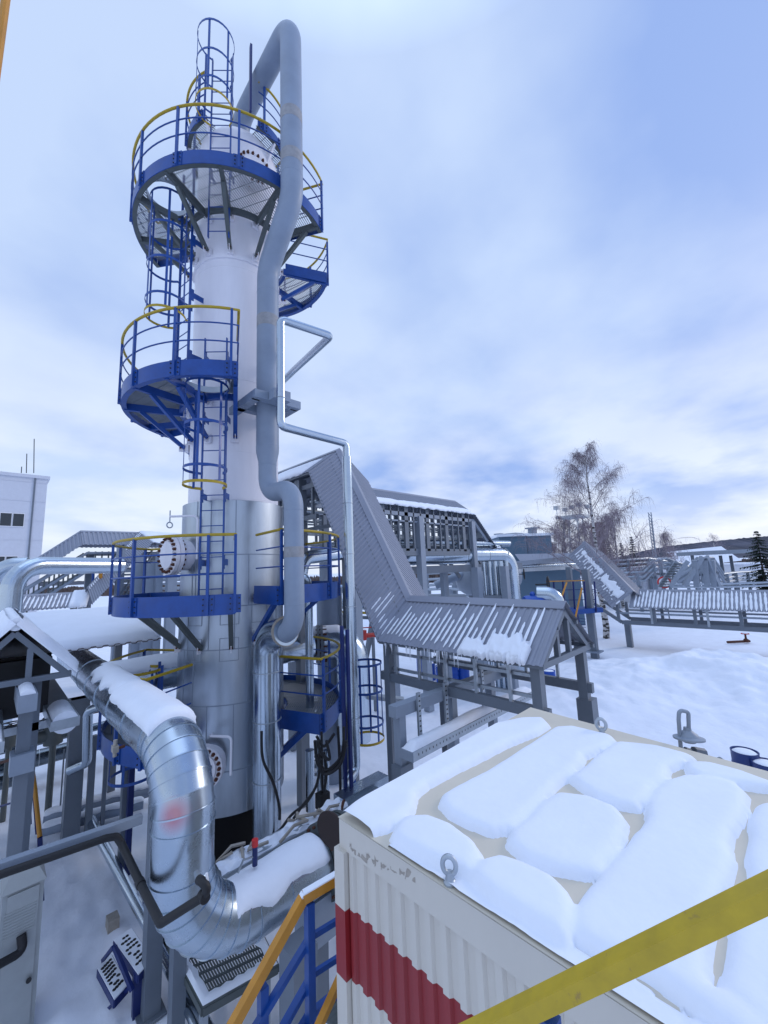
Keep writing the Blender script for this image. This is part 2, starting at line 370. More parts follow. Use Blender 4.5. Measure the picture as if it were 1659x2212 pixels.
def manhole(a, z, rad, L_, label, bolts=20):
    ax = pol((0, 0), 1, a, 0); p0 = pol(CC, .9, a, z)
    t = thing('manhole', label, 'manhole', tuple(pol(CC, 1.0, a, z)))
    MB().lathe([(rad * .78, 0), (rad * .78, L_)], p0, ax, 40).build('neck', 'white', t)
    MB().lathe([(rad, L_ - .02), (rad, L_ + .055)], p0, ax, 48).build('flange', 'white', t)
    cv = MB().lathe([(rad, L_ + .065), (rad, L_ + .13), (rad * .72, L_ + .135), (rad * .70, L_ + .165), (0, L_ + .17)], p0, ax, 48).build('cover', 'white', t)
    s_ = V((0, 0, 1)); u = ax.cross(s_)
    bm_ = MB()
    for k in range(bolts):
        q = 2 * PI * k / bolts; o = (u * math.cos(q) + s_ * math.sin(q)) * rad * .86
        bm_.lathe([(.020, L_ - .07), (.020, L_ + .19)], p0 + o, ax, 6); bm_.lathe([(.032, L_ + .13), (.032, L_ + .165)], p0 + o, ax, 6); bm_.lathe([(.032, L_ - .05), (.032, L_ - .02)], p0 + o, ax, 6)
    bm_.build('bolts', 'rust', cv)
    return t, p0, ax, u
# davit with hook beside the cover
def davit(t, p0, ax, u, rad, L_, side=1):
    b = p0 + ax * (L_ * .35) + u * (rad * 1.0 * side) + V((0, 0, -.1)); top = p0 + ax * (L_ * .35) + u * (rad * side) + V((0, 0, rad + .38))
    e = p0 + ax * (L_ + .12) + V((0, 0, rad + .38))
    MB().tube(fillet([b, top, e], .09), .022, 10).build('davit_arm', 'white', t)
    hk = MB().tube([e + V((0, 0, .12)), e + V((0, 0, -.12))], .012, 8)
    hk.tube([e + V((0, 0, -.17)) + (ax * math.cos(q) + V((0, 0, 1)) * math.sin(q)) * .055 for q in np.linspace(0, 2 * PI, 14)[:-1]], .012, 8, closed=True)
    hk.build('lifting_hook', 'galv_dull', t)
r_ = manhole(188, 6.18, .38, .38, 'round white bolted manhole cover above the lowest left platform with a hook on a davit'); davit(*r_, .38, .38, -1)
r_ = manhole(226, 2.42, .36, .34, 'round white bolted manhole cover low on the column, half behind the big shiny elbow', 22)
t_, p0_, ax_, u_ = r_
MB().tube(fillet([p0_ + ax_ * .3 - u_ * .1 + V((0, 0, .5)), p0_ + ax_ * .42 - u_ * .1 + V((0, 0, .52)), p0_ + ax_ * .5 - u_ * .52 + V((0, 0, .52)), p0_ + ax_ * .5 - u_ * .52 + V((0, 0, -.1))], .08), .022, 10).build('davit_arm', 'white', t_)
manhole(262, 14.95, .40, .22, 'round white bolted manhole cover near the column top, seen through the upper railing', 18)

# ------------------------------------------------------------------ platforms
def grating(mb, c, r0, r1, a0, a1, z, pitch=.05, cross=.22, hole=None, ang=0., th=.006, h=.03):
    ca, sa = math.cos(ang), math.sin(ang)
    def inside(u, v):
        x = u * ca - v * sa; y = u * sa + v * ca; r = math.hypot(x, y)
        if r < r0 or r > r1: return False
        a = math.degrees(math.atan2(y, x)) % 360; b0 = a0 % 360; b1 = b0 + (a1 - a0)
        if not (b0 <= a <= b1 or b0 <= a + 360 <= b1): return False
        if hole and math.hypot(x + c[0] - hole[0], y + c[1] - hole[1]) < hole[2]: return False
        return True
    for (pt, along) in ((pitch, 0), (cross, 1)):
        k = -int(r1 / pt)
        while k * pt <= r1:
            q = k * pt; st = None; s_ = -r1
            while s_ <= r1 + .03:
                ins = inside(s_, q) if along == 0 else inside(q, s_)
                if ins and st is None: st = s_
                if (not ins or s_ + .03 > r1 + .03) and st is not None:
                    if s_ - st > .05:
                        A = (st, q) if along == 0 else (q, st); B = (s_ - .01, q) if along == 0 else (q, s_ - .01)
                        P_ = [V((c[0] + m_[0] * ca - m_[1] * sa, c[1] + m_[0] * sa + m_[1] * ca, z)) for m_ in (A, B)]
                        mb.bar(P_[0], P_[1], th, h if along == 0 else h * .55)
                    st = None
                s_ += .03
            k += 1
def platform(z, a0, a1, label, posts, r0=1.12, r1=2.25, beams=(), bm='steel_dark', fasc='blue', hole=None, rails=True, ang=0., fh=.30, brace=.95, lugm='white',
             pitch=.05, railh=1.1, close=(True, True), name='service_platform', raila=None, gm='grating', drop=.9, deckth=.006):
    c = CC; t = thing(name, label, 'platform', tuple(pol(c, r1, (a0 + a1) / 2, z - .15)), 'service platforms on the column')
    g = MB(); grating(g, c, r0 + .02, r1 - .02, a0 + .5, a1 - .5, z - .03, pitch=pitch, hole=hole, ang=ang, th=deckth); g.build('deck', gm, t, smooth=0)
    f = MB(); f.arcband(c, r1 - .012, r1, z - fh * .7, z + fh * .3, a0, a1)
    full = a1 - a0 > 350
    f.build('toe_board', fasc, t)
    e = MB(); e.arcband(c, r1 - .10, r1 - .013, z - fh * .7, z - fh * .7 + .012, a0, a1); e.arcband(c, r0 - .02, r0 + .06, z - fh * .6, z - .06, a0, a1)
    e.build('rim_beam', bm, t)
    for k, a in enumerate((a0, a1)):
        if full or not close[k]: continue
        MB().bar(pol(c, r0 + .03, a, z - fh * .2), pol(c, r1 - .02, a, z - fh * .2), .012, fh).build('end_board', fasc, t)
    if hole:
        MB().arcband((hole[0], hole[1]), hole[2] - .02, hole[2], z - .1, z + .02, 0, 360, 28).build('hatch_ring', 'galv_dull', t)
    for a in beams:
        MB().bar(pol(c, r0 - .02, a, z - .15), pol(c, r1 - .04, a, z - .15), .07, .15).build('deck_beam', bm, t)
        s_ = MB().bar(pol(c, .99 + .06, a, z - brace), pol(c, r1 - .35, a, z - .22), .08, .08).build('strut', bm, t)
        for zz in (z - .15, z - brace):
            lg = MB(); R_ = Matrix.Rotation(math.radians(a), 3, 'Z')
            lg.box(pol(c, 1.03, a, zz), (.26, .012, .17), R_); lg.box(pol(c, 1.0, a, zz), (.06, .14, .18), R_)
            lg = lg.build('lug', lugm, t)
            bb = MB(); y_ = R_ @ V((0, -1, 0))
            for dr in (.03, .10):
                for s2 in (1, -1): bb.bolt(pol(c, 1.03 + dr, a, zz) + y_ * .006 * s2, y_ * s2, .018, .02)
            bb.build('bolts', 'rust', lg)
    if not rails: return t
    ra0, ra1 = raila or (a0, a1)
    rr = r1 + .03
    def railtube(zz, r, m_, nm):
        pts = []
        n_ = max(4, int((ra1 - ra0) / 4))
        if not full and close[0] and ra0 == a0: pts.append(pol(c, r0 + .12, ra0, zz))
        for i in range(n_ + 1): pts.append(pol(c, rr, ra0 + (ra1 - ra0) * i / n_, zz))
        if not full and close[1] and ra1 == a1: pts.append(pol(c, r0 + .12, ra1, zz))
        MB().tube(pts, r, 8, closed=False).build(nm, m_, t)
    railtube(z + railh, .026, 'yellow', 'handrail'); railtube(z + railh * .72, .014, 'blue', 'mid_rail'); railtube(z + railh * .40, .014, 'blue', 'mid_rail')
    for a in posts:
        R_ = Matrix.Rotation(math.radians(a), 3, 'Z'); p = pol(c, rr, a, 0)
        pm = MB().box((p.x, p.y, z + (railh - .22) / 2), (.045, .045, railh + .22), R_)
        pm.box(pol(c, r1 + .006, a, z - .06), (.012, .20, .30), R_)
        po = pm.build('rail_post', 'blue', t)
        bb = MB(); ax = pol((0, 0), 1, a, 0); y_ = R_ @ V((0, 1, 0))
        for s2 in (-1, 1):
            for k in range(3): bb.bolt(pol(c, r1 + .012, a, z - .15 + k * .09) + y_ * .07 * s2, ax, .013, .014)
        bb.build('bolts', 'black', po)
    return t
LAD = 228                                   # bearing of the front ladder
hc = pol(CC, 1.72, LAD, 0); hl = pol(CC, 1.72, 191, 0)
pA = platform(13.88, 127, 302, 'largest round platform near the column top with yellow handrail and open grating floor', (135, 163, 190, 216, 246, 276, 300), beams=(148, 180, 208, 237, 268, 298),
              hole=(hl.x, hl.y, .42), ang=.5, close=(True, True), brace=1.0)
pB = platform(13.6, 336, 410, 'small blue platform on the right side of the column just under the largest round one', (338, 365, 390, 408), beams=(338, 372, 404), bm='blue', ang=.3)
pC = platform(9.5, 112, 247, 'blue half round platform at mid height above the front ladder cage', (116, 142, 168, 194, 219, 244), beams=(128, 160, 192, 214, 246), bm='blue', hole=(hc.x, hc.y, .44), ang=.2)
pD = platform(5.33, 122, 247, 'lowest of the left front platforms, on grey struts around the bolted manhole cover', (126, 150, 171, 200, 236, 247), beams=(150, 180, 214, 245), bm='steel_dark', r1=2.2, ang=.2, fh=.34)
pE = platform(5.42, 266, 400, 'blue platform right of the column behind the grey pipe with yellow handrail', (266.5, 300, 322, 350, 378), beams=(268, 310, 350, 385), bm='blue', r1=2.28, ang=.1, fh=.34)
pF = platform(3.0, 290, 392, 'lowest platform on the right of the column, grating floor dusted with snow', (292, 318, 350, 380), beams=(292, 330, 370), bm='blue', ang=.8, fh=.36, pitch=.045, deckth=.02, railh=1.1)
pG = platform(3.02, 120, 212, 'low platform behind the snow covered big pipe on the left of the column', (122, 146, 172, 196, 211), beams=(140, 190), bm='blue', ang=.2, railh=1.12)
# top platform round the head
pT = platform(16.35, -95, 208, 'smallest platform on the very top of the column around the pipe outlet', (-88, -62, -30, 10, 50, 90, 130, 165, 200), r0=.62, r1=1.22, beams=(), bm='steel_dark', ang=.2, close=(False, False), railh=1.05, fh=.22)
for a in (-70, -20, 40, 100, 160, 206):
    MB().bar(pol(CC, .90, a, 15.75), pol(CC, 1.16, a, 16.22), .05, .07).build('strut', 'white', pT)
# tall gate post at its right front
MB().box(tuple(pol(CC, 1.3, 256, 17.25)), (.10, .05, 1.9), Matrix.Rotation(math.radians(256), 3, 'Z')).build('gate_post', 'blue_dark', pT)

# ------------------------------------------------------------------ ladders
def ladder(c, r, a, z0, z1, label, wd=.44, cage=None, cr_=.38, bars=5, rung=.30, ybot=True, zb=None, ext=0, mat_='blue', stand=(), first=None):
    R_ = Matrix.Rotation(math.radians(a), 3, 'Z'); T_ = R_ @ V((0, 1, 0)); Nn = R_ @ V((1, 0, 0)); p = pol(c, r, a, 0)
    t = thing('caged_ladder' if cage else 'ladder', label, 'ladder', (p.x, p.y, z0), 'ladders on the column')
    for s_ in (-1, 1):
        q = p + T_ * (wd / 2 * s_)
        MB().box((q.x, q.y, (z0 + z1) / 2), (.05, .022, z1 - z0), R_).build('stringer', mat_, t)
    z = z0 + .15; first_r = None
    while z < z1 - .05:
        if first_r is None:
            first_r = MB().tube([p + T_ * (-wd / 2) + V((0, 0, z)), p + T_ * (wd / 2) + V((0, 0, z))], .010, 6).build('rung', mat_, t); zr = z
        else:
            k = first_r.copy(); C.objects.link(k); k.location = V((0, 0, z - zr))
        z += rung
    for zz in stand:
        for s_ in (-1, 1):
            q = p + T_ * (wd / 2 * s_) + V((0, 0, zz))
            MB().bar(q - Nn * (r - 1.0 if r < 2 else .2), q + Nn * .02, .014, .12).box(q - Nn * .03, (.10, .02, .26), R_).build('stand_off', mat_, t)
    if cage:
        cc_ = p + Nn * cr_
        def hoop(zz, m_, h=.05):
            pts = []; mbh = MB()
            n_ = 22; o0 = None; ring_ = []
            for i in range(n_ + 1):
                th = math.radians(-148 + 296 * i / n_); ring_.append((cc_ + (Nn * math.cos(th) + T_ * math.sin(th)) * cr_, (Nn * math.cos(th) + T_ * math.sin(th))))
            ring_ = [(p + T_ * (-wd / 2), -T_)] + ring_ + [(p + T_ * (wd / 2), T_)]
            vs = []
            for q, nn in ring_:
                for dr, dz in ((-.004, -h / 2), (.004, -h / 2), (.004, h / 2), (-.004, h / 2)): vs.append((q.x + nn.x * dr, q.y + nn.y * dr, zz + dz))
            fs = [(i * 4 + j, i * 4 + (j + 1) % 4, i * 4 + 4 + (j + 1) % 4, i * 4 + 4 + j) for i in range(len(ring_) - 1) for j in range(4)]
            mbh.add(vs, fs).build('cage_hoop', m_, t, smooth=0)
        zs = cage
        for i, zz in enumerate(zs): hoop(zz, 'yellow' if (ybot and i == 0) else mat_)
        for i in range(bars):
            th = math.radians(-125 + 250 * i / (bars - 1)); q = cc_ + (Nn * math.cos(th) + T_ * math.sin(th)) * (cr_ - .012)
            zb0, zb1 = zs[0], zs[-1]
            MB().box((q.x, q.y, (zb0 + zb1) / 2), (.012, .045, zb1 - zb0), Matrix.Rotation(math.radians(a) + th, 3, 'Z')).build('cage_bar', mat_, t)
    return t
ladder(CC, 1.27, LAD, 5.35, 10.6, 'long blue caged ladder on the column front below the mid height platform', cage=(7.42, 7.72, 8.55, 9.35), stand=(6.0, 7.3, 8.9, 10.2))
ladder(CC, 1.27, LAD, 12.95, 17.6, 'blue caged ladder rising above the very top of the column', cage=(15.72, 16.05, 16.75, 17.5), stand=(14.6,))
ladder(CC, 1.30, 191, 9.5, 14.9, 'blue caged ladder left of the column between the mid height and the largest platform', cage=(11.05, 11.35, 12.15, 12.95, 13.7), stand=(10.3, 11.7, 13.0))
# ladder down from the right hand low platform
q = dep(790, 1500, 9.3)
rc = (q.x - .38 * math.cos(math.radians(-20)), q.y - .38 * math.sin(math.radians(-20)))
la = math.degrees(math.atan2(rc[1] - CC[1], rc[0] - CC[0]))
ladder(CC, math.hypot(rc[0] - CC[0], rc[1] - CC[1]) , la, .1, 4.3, 'blue caged ladder standing free on the right of the column with a yellow bottom hoop', cage=(1.95, 2.3, 3.0, 3.6), stand=())
q = onz(298, 1452, 4.0)
ladder(CC, math.hypot(q.x - CC[0], q.y - CC[1]) - .38, math.degrees(math.atan2(q.y - CC[1], q.x - CC[0])), .1, 4.1, 'blue caged ladder with a yellow top hoop behind the snow covered big pipe', cage=(4.02, 2.9, 2.2), ybot=True)

# ------------------------------------------------------------------ pipes on the column
t = thing('overhead_pipe', 'thick grey pipe looping over the column top and running down its right side', 'pipe', (CC[0], 6.2, 4.9))
X0 = CC[0]
MB().tube(fillet([(X0, 8.72, 16.2), (X0, 8.72, 17.55), (X0, 6.2, 17.62), (X0, 6.2, 13.25), (X0, 7.2, 12.25), (X0, 7.2, 8.3)], [.42, .42, .6, .6], 12), .224, 36).build('upper_run', 'pipe_grey', t)
MB().lathe([(.224, 0), (.226, -.05), (.22, -.15), (.18, -.33), (.176, -.40)], (X0, 7.2, 8.3), n=36).build('reducer', 'pipe_grey', t)
MB().tube(fillet([(X0, 7.2, 7.95), (X0, 7.2, 7.3), (X0, 6.23, 7.28), (X0, 6.23, 4.72), (X0, 6.72, 4.66)], [.38, .38, .42], 12), .175, 32).build('lower_run', 'pipe_grey', t)
for jz in (onx(628, 352, X0).z, onx(628, 262, X0).z, 11.0, 6.1): MB().lathe([(.20, -.14), (.2265 if jz > 9 else .1775, -.13), (.2265 if jz > 9 else .1775, .13), (.20, .14)] if jz > 9 else [(.17, -.1), (.1775, -.09), (.1775, .09), (.17, .1)], (X0, 6.2 if jz > 12.9 else 7.2 if jz > 9 else 6.23, jz), n=36).build('field_joint', 'joint', t)
wl = MB()
for p, d, r in (((X0, 6.2, 13.75), (0, 0, 1), .224), ((X0, 7.2, 11.7), (0, 0, 1), .224), ((X0, 7.2, 8.28), (0, 0, 1), .224), ((X0, 7.2, 7.9), (0, 0, 1), .176), ((X0, 6.23, 6.85), (0, 0, 1), .175), ((X0, 6.23, 5.2), (0, 0, 1), .175)):
    wl.lathe([(r - .004, -.012), (r + .004, 0), (r - .004, .012)], p, d, 36)
wl.build('weld_seam', 'pipe_grey', t)
t = thing('insulated_downpipe', 'shiny silver insulated pipe standing close before the lower right of the column', 'pipe', (X0, 7.2, 0))
MB().tube(fillet([(X0, 6.5, 4.72), (X0, 7.2, 4.62), (X0, 7.2, 1.2)], .42, 6), .245, 40).build('insulation_jacket', 'galv_tube', t, smooth=13)
sm = MB()
for z in (3.95, 3.1, 2.1): ringbead(sm, (X0, 7.2, z), (0, 0, 1), .247)
sm.build('band', 'galv_dull', t)
# torn end of the jacket
MB().lathe([(.20, -.02), (.262, -.03), (.265, .03), (.19, .03)], (X0, 6.53, 4.72), (0, 1, -.12), 24).build('insulation_edge', 'tape', t)
# bracket holding the thick pipe
t = thing('pipe_bracket', 'grey box section bracket clamping the thick pipe to the column at mid height', 'bracket', (X0, 7.2, 9.1))
for (a, b) in (((X0 - .42, 6.85, 9.15), (X0 - .42, 7.95, 9.15)), ((X0 + .42, 6.85, 9.15), (X0 + .42, 7.95, 9.15)), ((X0 - .50, 6.82, 9.15), (X0 + .50, 6.82, 9.15)), ((X0 - .5, 7.52, 9.15), (X0 + .5, 7.52, 9.15))):
    MB().bar(a, b, .16, .16).build('beam', 'pipe_grey', t)
MB().box((X0 - .05, 6.62, 9.15), (.36, .2, .2)).build('clamp_block', 'pipe_grey', t)
# thin silver line
t = thing('insulated_small_pipe', 'slim silver pipe jogging out from the column and dropping straight to the ground', 'pipe', (4.45, 5.5, 1.9))
P0 = ony(606, 760, 6.35); xv, yv = P0.x, P0.y
ztop = ony(606, 690, yv).z; zbot = ony(611, 922, yv).z
A = V((xv, yv, ztop)); B = V((xv, yv, zbot))
e1 = onz(715, 726, ztop + .05); 
e2 = onz(636, 799, ztop + .0); e3 = onz(596, 838, ztop + .0)
x2 = onz(748, 958, zbot)
MB().tube(fillet([e3, e2, e1, A, B, x2, V((x2.x, x2.y, zbot - .32))], [.10, .10, .10, .10, .10], 4), .078, 20).build('upper_jacket', 'galv_tube', t, smooth=18)
MB().tube(fillet([V((x2.x, x2.y, zbot - .30)), V((x2.x, x2.y, 2.0)), V((x2.x - .35, x2.y - .1, 1.9))], .15, 4), .100, 24).build('lower_jacket', 'galv_tube', t, smooth=18)
sm = MB()
for z in np.arange(zbot - 1.3, 2.2, -1.05): ringbead(sm, (x2.x, x2.y, z), (0, 0, 1), .101, .01, 24)
for z in (zbot + .55,): ringbead(sm, (xv, yv, z), (0, 0, 1), .079, .01, 24)
sm.build('band', 'galv_dull', t)
# cables hanging round the low right platform
def cable(px, D, r=.012):
    pts = [dep(x, y, d) for (x, y), d in zip(px, D)]
    k = []
    for i in range(len(pts) - 1):
        p0 = pts[max(i - 1, 0)]; p1 = pts[i]; p2 = pts[i + 1]; p3 = pts[min(i + 2, len(pts) - 1)]
        for j in range(6):
            u = j / 6; k.append(.5 * ((2 * p1) + (p2 - p0) * u + (2 * p0 - 5 * p1 + 4 * p2 - p3) * u * u + (3 * p1 - p0 - 3 * p2 + p3) * u ** 3))
    k.append(pts[-1]); return k
cb = MB()
for i, pts in enumerate(([(747, 1560), (745, 1620), (720, 1660), (690, 1655), (682, 1615)], [(745, 1585), (740, 1640), (712, 1668), (685, 1640), (684, 1600)], [(690, 1620), (688, 1680), (665, 1730), (630, 1760), (607, 1790), (592, 1802)],
             [(694, 1640), (682, 1700), (650, 1745), (634, 1768)], [(730, 1570), (734, 1650), (736, 1735)], [(700, 1625), (705, 1670), (700, 1708)], [(565, 1580), (568, 1640), (590, 1690), (603, 1740), (604, 1770)], [(722, 1585), (700, 1612), (684, 1590)], [(743, 1570), (738, 1630), (706, 1664), (686, 1650), (680, 1600)], [(748, 1600), (735, 1652), (700, 1672), (684, 1630)], [(686, 1600), (693, 1625), (712, 1640), (705, 1600)])):
    cb.tube(cable(pts, [7.0 - .05 * i] * len(pts)), .024, 7)
tag(cb.build('power_cables', 'black'), 'looped black cables hanging below the lowest right platform of the column', 'cables')
jb = thing('junction_box', 'small black electrical box on a thin conduit below the lowest right platform', 'electrical box', tuple(dep(697, 1755, 6.9)))
p = dep(697, 1728, 6.9); MB().box(p, (.20, .16, .24)).build('housing', 'black', jb); MB().tube([p, p + V((0, 0, -.42))], .05, 12).build('gland', 'black', jb); MB().tube([p, p + V((0, 0, 1.1))], .022, 8).build('conduit', 'black', jb)

# ------------------------------------------------------------------ snow pillows
def snowcap(path, r, half=55, th=.09, seed=0, name='snow_on_pipe', label=None, ragged=.25, ends=True, n=16, parent=None, kind='stuff', cat='snow', shift=0.):
    """a snow cover lying along the top of a pipe"""
    pts = [V(p) for p in path]; dense = []
    for i in range(len(pts) - 1):
        k = max(1, int((pts[i + 1] - pts[i]).length / .05))
        for j in range(k): dense.append(pts[i].lerp(pts[i + 1], j / k))
    dense.append(pts[-1]); m = len(dense); vs = []
    tot = 0; dist = [0]
    for i in range(1, m): tot += (dense[i] - dense[i - 1]).length; dist.append(tot)
    for i in range(m):
        t_ = (dense[min(i + 1, m - 1)] - dense[max(i - 1, 0)]).normalized(); up = V((0, 0, 1)); s_ = t_.cross(up)
        if s_.length < 1e-3: s_ = V((1, 0, 0))
        s_.normalize(); u = s_.cross(t_).normalized()
        e = min(dist[i], tot - dist[i]); f = math.sqrt(max(0.0, 1 - (1 - min(1, e / .16)) ** 2)) if ends else 1
        hw1 = half * (1 + ragged * nz(dist[i] * 3, seed) + ragged * .3 * nz(dist[i] * 8, seed + 3)); hw2 = half * (1 + ragged * nz(dist[i] * 3, seed + 9) + ragged * .3 * nz(dist[i] * 8, seed + 5))
        for j in range(n + 1):
            a = math.radians(-hw1 + (hw1 + hw2) * j / n + shift); q = abs(2 * j / n - 1)
            hh = th * math.sqrt(max(0, 1 - q ** 2.6)) * f * (1 + .18 * nz(dist[i] * 3, j * .3, seed)); rr = r + hh + (.004 if 0 < j < n else -.01)
            vs.append(dense[i] + (s_ * math.sin(a) + u * math.cos(a)) * rr)
    fs = [(i * (n + 1) + j, i * (n + 1) + j + 1, (i + 1) * (n + 1) + j + 1, (i + 1) * (n + 1) + j) for i in range(m - 1) for j in range(n)]
    fs.append(tuple(range(n + 1))); fs.append(tuple((m - 1) * (n + 1) + j for j in range(n + 1))[::-1])
    o = MB().add(vs, fs).build(name, 'snow_fine', parent, smooth=70)
    if not parent: tag(o, label, cat, kind=kind)
    return o

# ------------------------------------------------------------------ big insulated pipe in the foreground
YB, ZU, ZL, RB = 4.84, 3.86, 2.01, .300
XB = 1.62
big = thing('big_insulated_pipe', 'huge shiny silver insulated pipe bending down in the left foreground', 'pipe', (XB, YB, 0))
pth = fillet([(XB, 13.5, ZU), (XB, YB, ZU), (XB, YB, ZL), (3.32, YB, ZL)], [.66, .74], 8)
rd = ray(374, 1765); aa = rd[0] ** 2 + rd[1] ** 2; bb_ = rd[0] * XB + rd[1] * YB; tt_ = (bb_ - math.sqrt(bb_ ** 2 - aa * (XB ** 2 + YB ** 2 - RB ** 2))) / aa
galv_spray(Vector(rd * tt_ + EYE), .19)
MB().tube(pth, RB, 56).build('insulation_jacket', 'galv_sprayed', big, smooth=9)
sm = MB()
for i in list(range(1, 10)) + list(range(10, len(pth) - 1)):
    sm = MB()
    if i < len(pth) - 1: ringbead(sm, pth[i], (pth[min(i + 1, len(pth) - 1)] - pth[i - 1]), RB - .001, .014, 56); sm.build('band', 'galv', big)
for y in (6.35, 7.3, 8.25, 9.2, 10.2): ringbead(MB(), (XB, y, ZU), (0, 1, 0), RB, .010, 56).build('band', 'galv', big)
ringbead(MB(), (2.75, YB, ZL), (1, 0, 0), RB, .01, 56).build('band', 'galv', big)
# flanges and valve at the end of the lower leg
fl = MB()
for x, r in ((3.36, .42), (3.44, .42), (3.52, .36), (3.60, .44), (3.68, .44)): fl.lathe([(r, -.025), (r, .025)], (x, YB, ZL), (1, 0, 0), 40)
fl.build('flange', 'steel_dark', big)
bb = MB()
for k in range(16):
    q = 2 * PI * k / 16; bb.lathe([(.018, 0), (.018, .42)], (3.30, YB + .38 * math.cos(q), ZL + .38 * math.sin(q)), (1, 0, 0), 6)
bb.build('bolts', 'rust', big)
MB().tube([(3.68, YB, ZL), (5.3, YB, ZL)], .30, 30).build('pipe_run', 'pipe_grey', big)
snowcap([(XB, 7.3, ZU), (XB, 5.28, ZU)], RB, 62, .075, 3, 'snow_on_pipe', 'thick smooth snow pillow on the big silver pipe just above its elbow', ragged=.10)
snowcap([(XB, 9.2, ZU), (XB, 7.2, ZU)], RB, 50, .06, 5, 'snow_on_pipe', 'thin broken snow on the big silver pipe next to the gable roof', ragged=.5)
snowcap([(2.02, YB, ZL - .02), (3.30, YB, ZL)], RB, 62, .075, 8, 'snow_on_pipe', 'snow pillow on the level bottom run of the big silver pipe')
# clip on the pipe
q = V((XB - .30, 6.1, ZU - .16)); t = thing('pipe_tap', 'small rusty tap sticking out of the side of the big silver pipe', 'tap', tuple(q))
MB().tube([q, q + V((-.12, -.02, .0))], .018, 8).build('stem', 'rust', t); m_ = MB().box(q + V((-.10, 0, 0)), (.06, .11, .07)); m_.tube([q + V((-.1, 0, -.09)), q + V((-.1, 0, .1))], .022, 8); m_.build('valve_body', 'tape', t)
# temperature well on the lower run
q = onz(560, 1875, ZL + .42); q = V((q.x, YB, ZL + .40)); t = thing('thermowell', 'thin dark probe with a red cap standing on the lower run of the big pipe', 'probe', tuple(q))
MB().tube([q, q + V((0, 0, .20))], .03, 12).build('body', 'blue_dark', t); MB().tube([q + V((0, 0, .20)), q + V((0, 0, .27))], .036, 12).build('cap', 'redtag', t)
MB().tube([q + V((-.02, 0, .10)), q + V((-.14, 0, .12)), q + V((-.2, 0, .02))], .012, 8).build('lever', 'galv_dull', t)
# tap with white handle on vertical leg and black insulated hose
Yh = YB - RB - .05
q = dep(430, 1903, 3.5); t = thing('drain_valve', 'small valve with a white bar handle on the vertical leg of the big silver pipe', 'valve', tuple(q))
MB().tube([dep(424, 1886, 3.75), q], .026, 10).build('stem', 'galv_dull', t); MB().tube([q, dep(444, 1904, 3.46)], .014, 8).build('spindle', 'redtag', t)
MB().tube([dep(446, 1886, 3.46), dep(451, 1920, 3.44)], .011, 8).build('handle', 'paper', t)
beam_y = dep(302, 1772, 4.5).y
bt = thing('insulated_hose', 'black foam wrapped hose crossing the left foreground in front of the big pipe', 'hose', tuple(dep(345, 1962, 3.95)))
hp = [ony(-30, 1900, beam_y - .11), ony(228, 1811, beam_y - .11), ony(252, 1807, beam_y - .11), dep(262, 1822, 4.25), dep(303, 1908, 3.9), dep(347, 1995, 3.42), dep(440, 1936, 3.42), dep(449, 1920, 3.42), dep(438, 1905, 3.44), dep(430, 1900, 3.5)]
MB().tube(fillet(hp, .04, 4), .036, 14).build('foam_sleeve', 'black', bt)
wr = MB()
for p in (hp[4], hp[6]): wr.lathe([(.034, -.04), (.043, -.04), (.043, .04), (.034, .04)], p, (hp[5] - hp[4]), 14)
wr.build('joint_wrap', 'black', bt)
t = thing('cross_beam', 'long grey beam across the left foreground carrying the black hose', 'beam', tuple(ony(150, 1840, beam_y)))
MB().bar(ony(-60, 1893, beam_y), ony(306, 1768, beam_y), .085, .085).build('beam', 'grey_light', t)

# steel posts of the left rack
def post(top, bot, wd, label, name='steel_post', m_='grey', base=True, group=None):
    t = thing(name, label, 'post', tuple(bot), group)
    MB().bar(bot, top, wd, wd, up=(0, 1, 0)).build('column', m_, t)
    if base: MB().box(V(bot) + V((0, 0, .02)), (wd * 1.6, wd * 1.6, .03)).build('base_plate', m_, t)
    return t
p3 = onz(324, 2192, 0); post((p3.x, p3.y, ZU - .2), p3, .20, 'thick grey square post right behind the vertical leg of the big silver pipe', group='square steel posts of the left rack')
b2 = onz(150, 1822, 0); post((b2.x, b2.y, onx(148, 1478, b2.x).z), b2, .31, 'thick grey square post under the far end of the big silver pipe', group='square steel posts of the left rack')
b1 = dep(42, 1700, 5.7); b1.z = 0; zt1 = onx(42, 1462, b1.x).z
t = post((b1.x, b1.y, zt1), b1, .155, 'leftmost thick grey square post with snow topped cross arms', group='square steel posts of the left rack')
MB().bar((b1.x, b1.y - .22, zt1), (b1.x, b1.y + .9, zt1), .21, .24).build('cross_arm', 'grey_light', t)
MB().bar((b1.x, b1.y - .16, zt1 - .82), (b1.x, b1.y + .16, zt1 - .82), .26, .26).build('cross_arm', 'grey_light', t)
s_ = MB(); s_.tube([(b1.x, b1.y - .20, zt1 + .10), (b1.x, b1.y + .88, zt1 + .10)], .09, 14); s_.build('snow_cap', 'snow_fine', t)
MB().bar((b2.x - .5, b2.y, onx(148, 1478, b2.x).z - .18), (b2.x + .2, b2.y, onx(148, 1478, b2.x).z - .18), .30, .36).build('cross_arm', 'grey', [o for o in C.objects if o.name.startswith('steel_post')][-2])
for (x, y, wpx, yt, D, lab) in ((190, 1790, 12, 1600, 9.0, 'slim grey post standing in the snow between the two thick left posts'), (268, 1795, 17, 1630, 8.0, 'grey post just left of the vertical leg of the big pipe'), (222, 1760, 7, 1600, 9.2, 'very thin grey post left of the vertical leg of the big pipe')):
    b = dep(x, y, D); tt = dep(x - 3, yt, D); post((b.x, b.y, tt.z), (b.x, b.y, 0), wpx / 864 * D, lab)
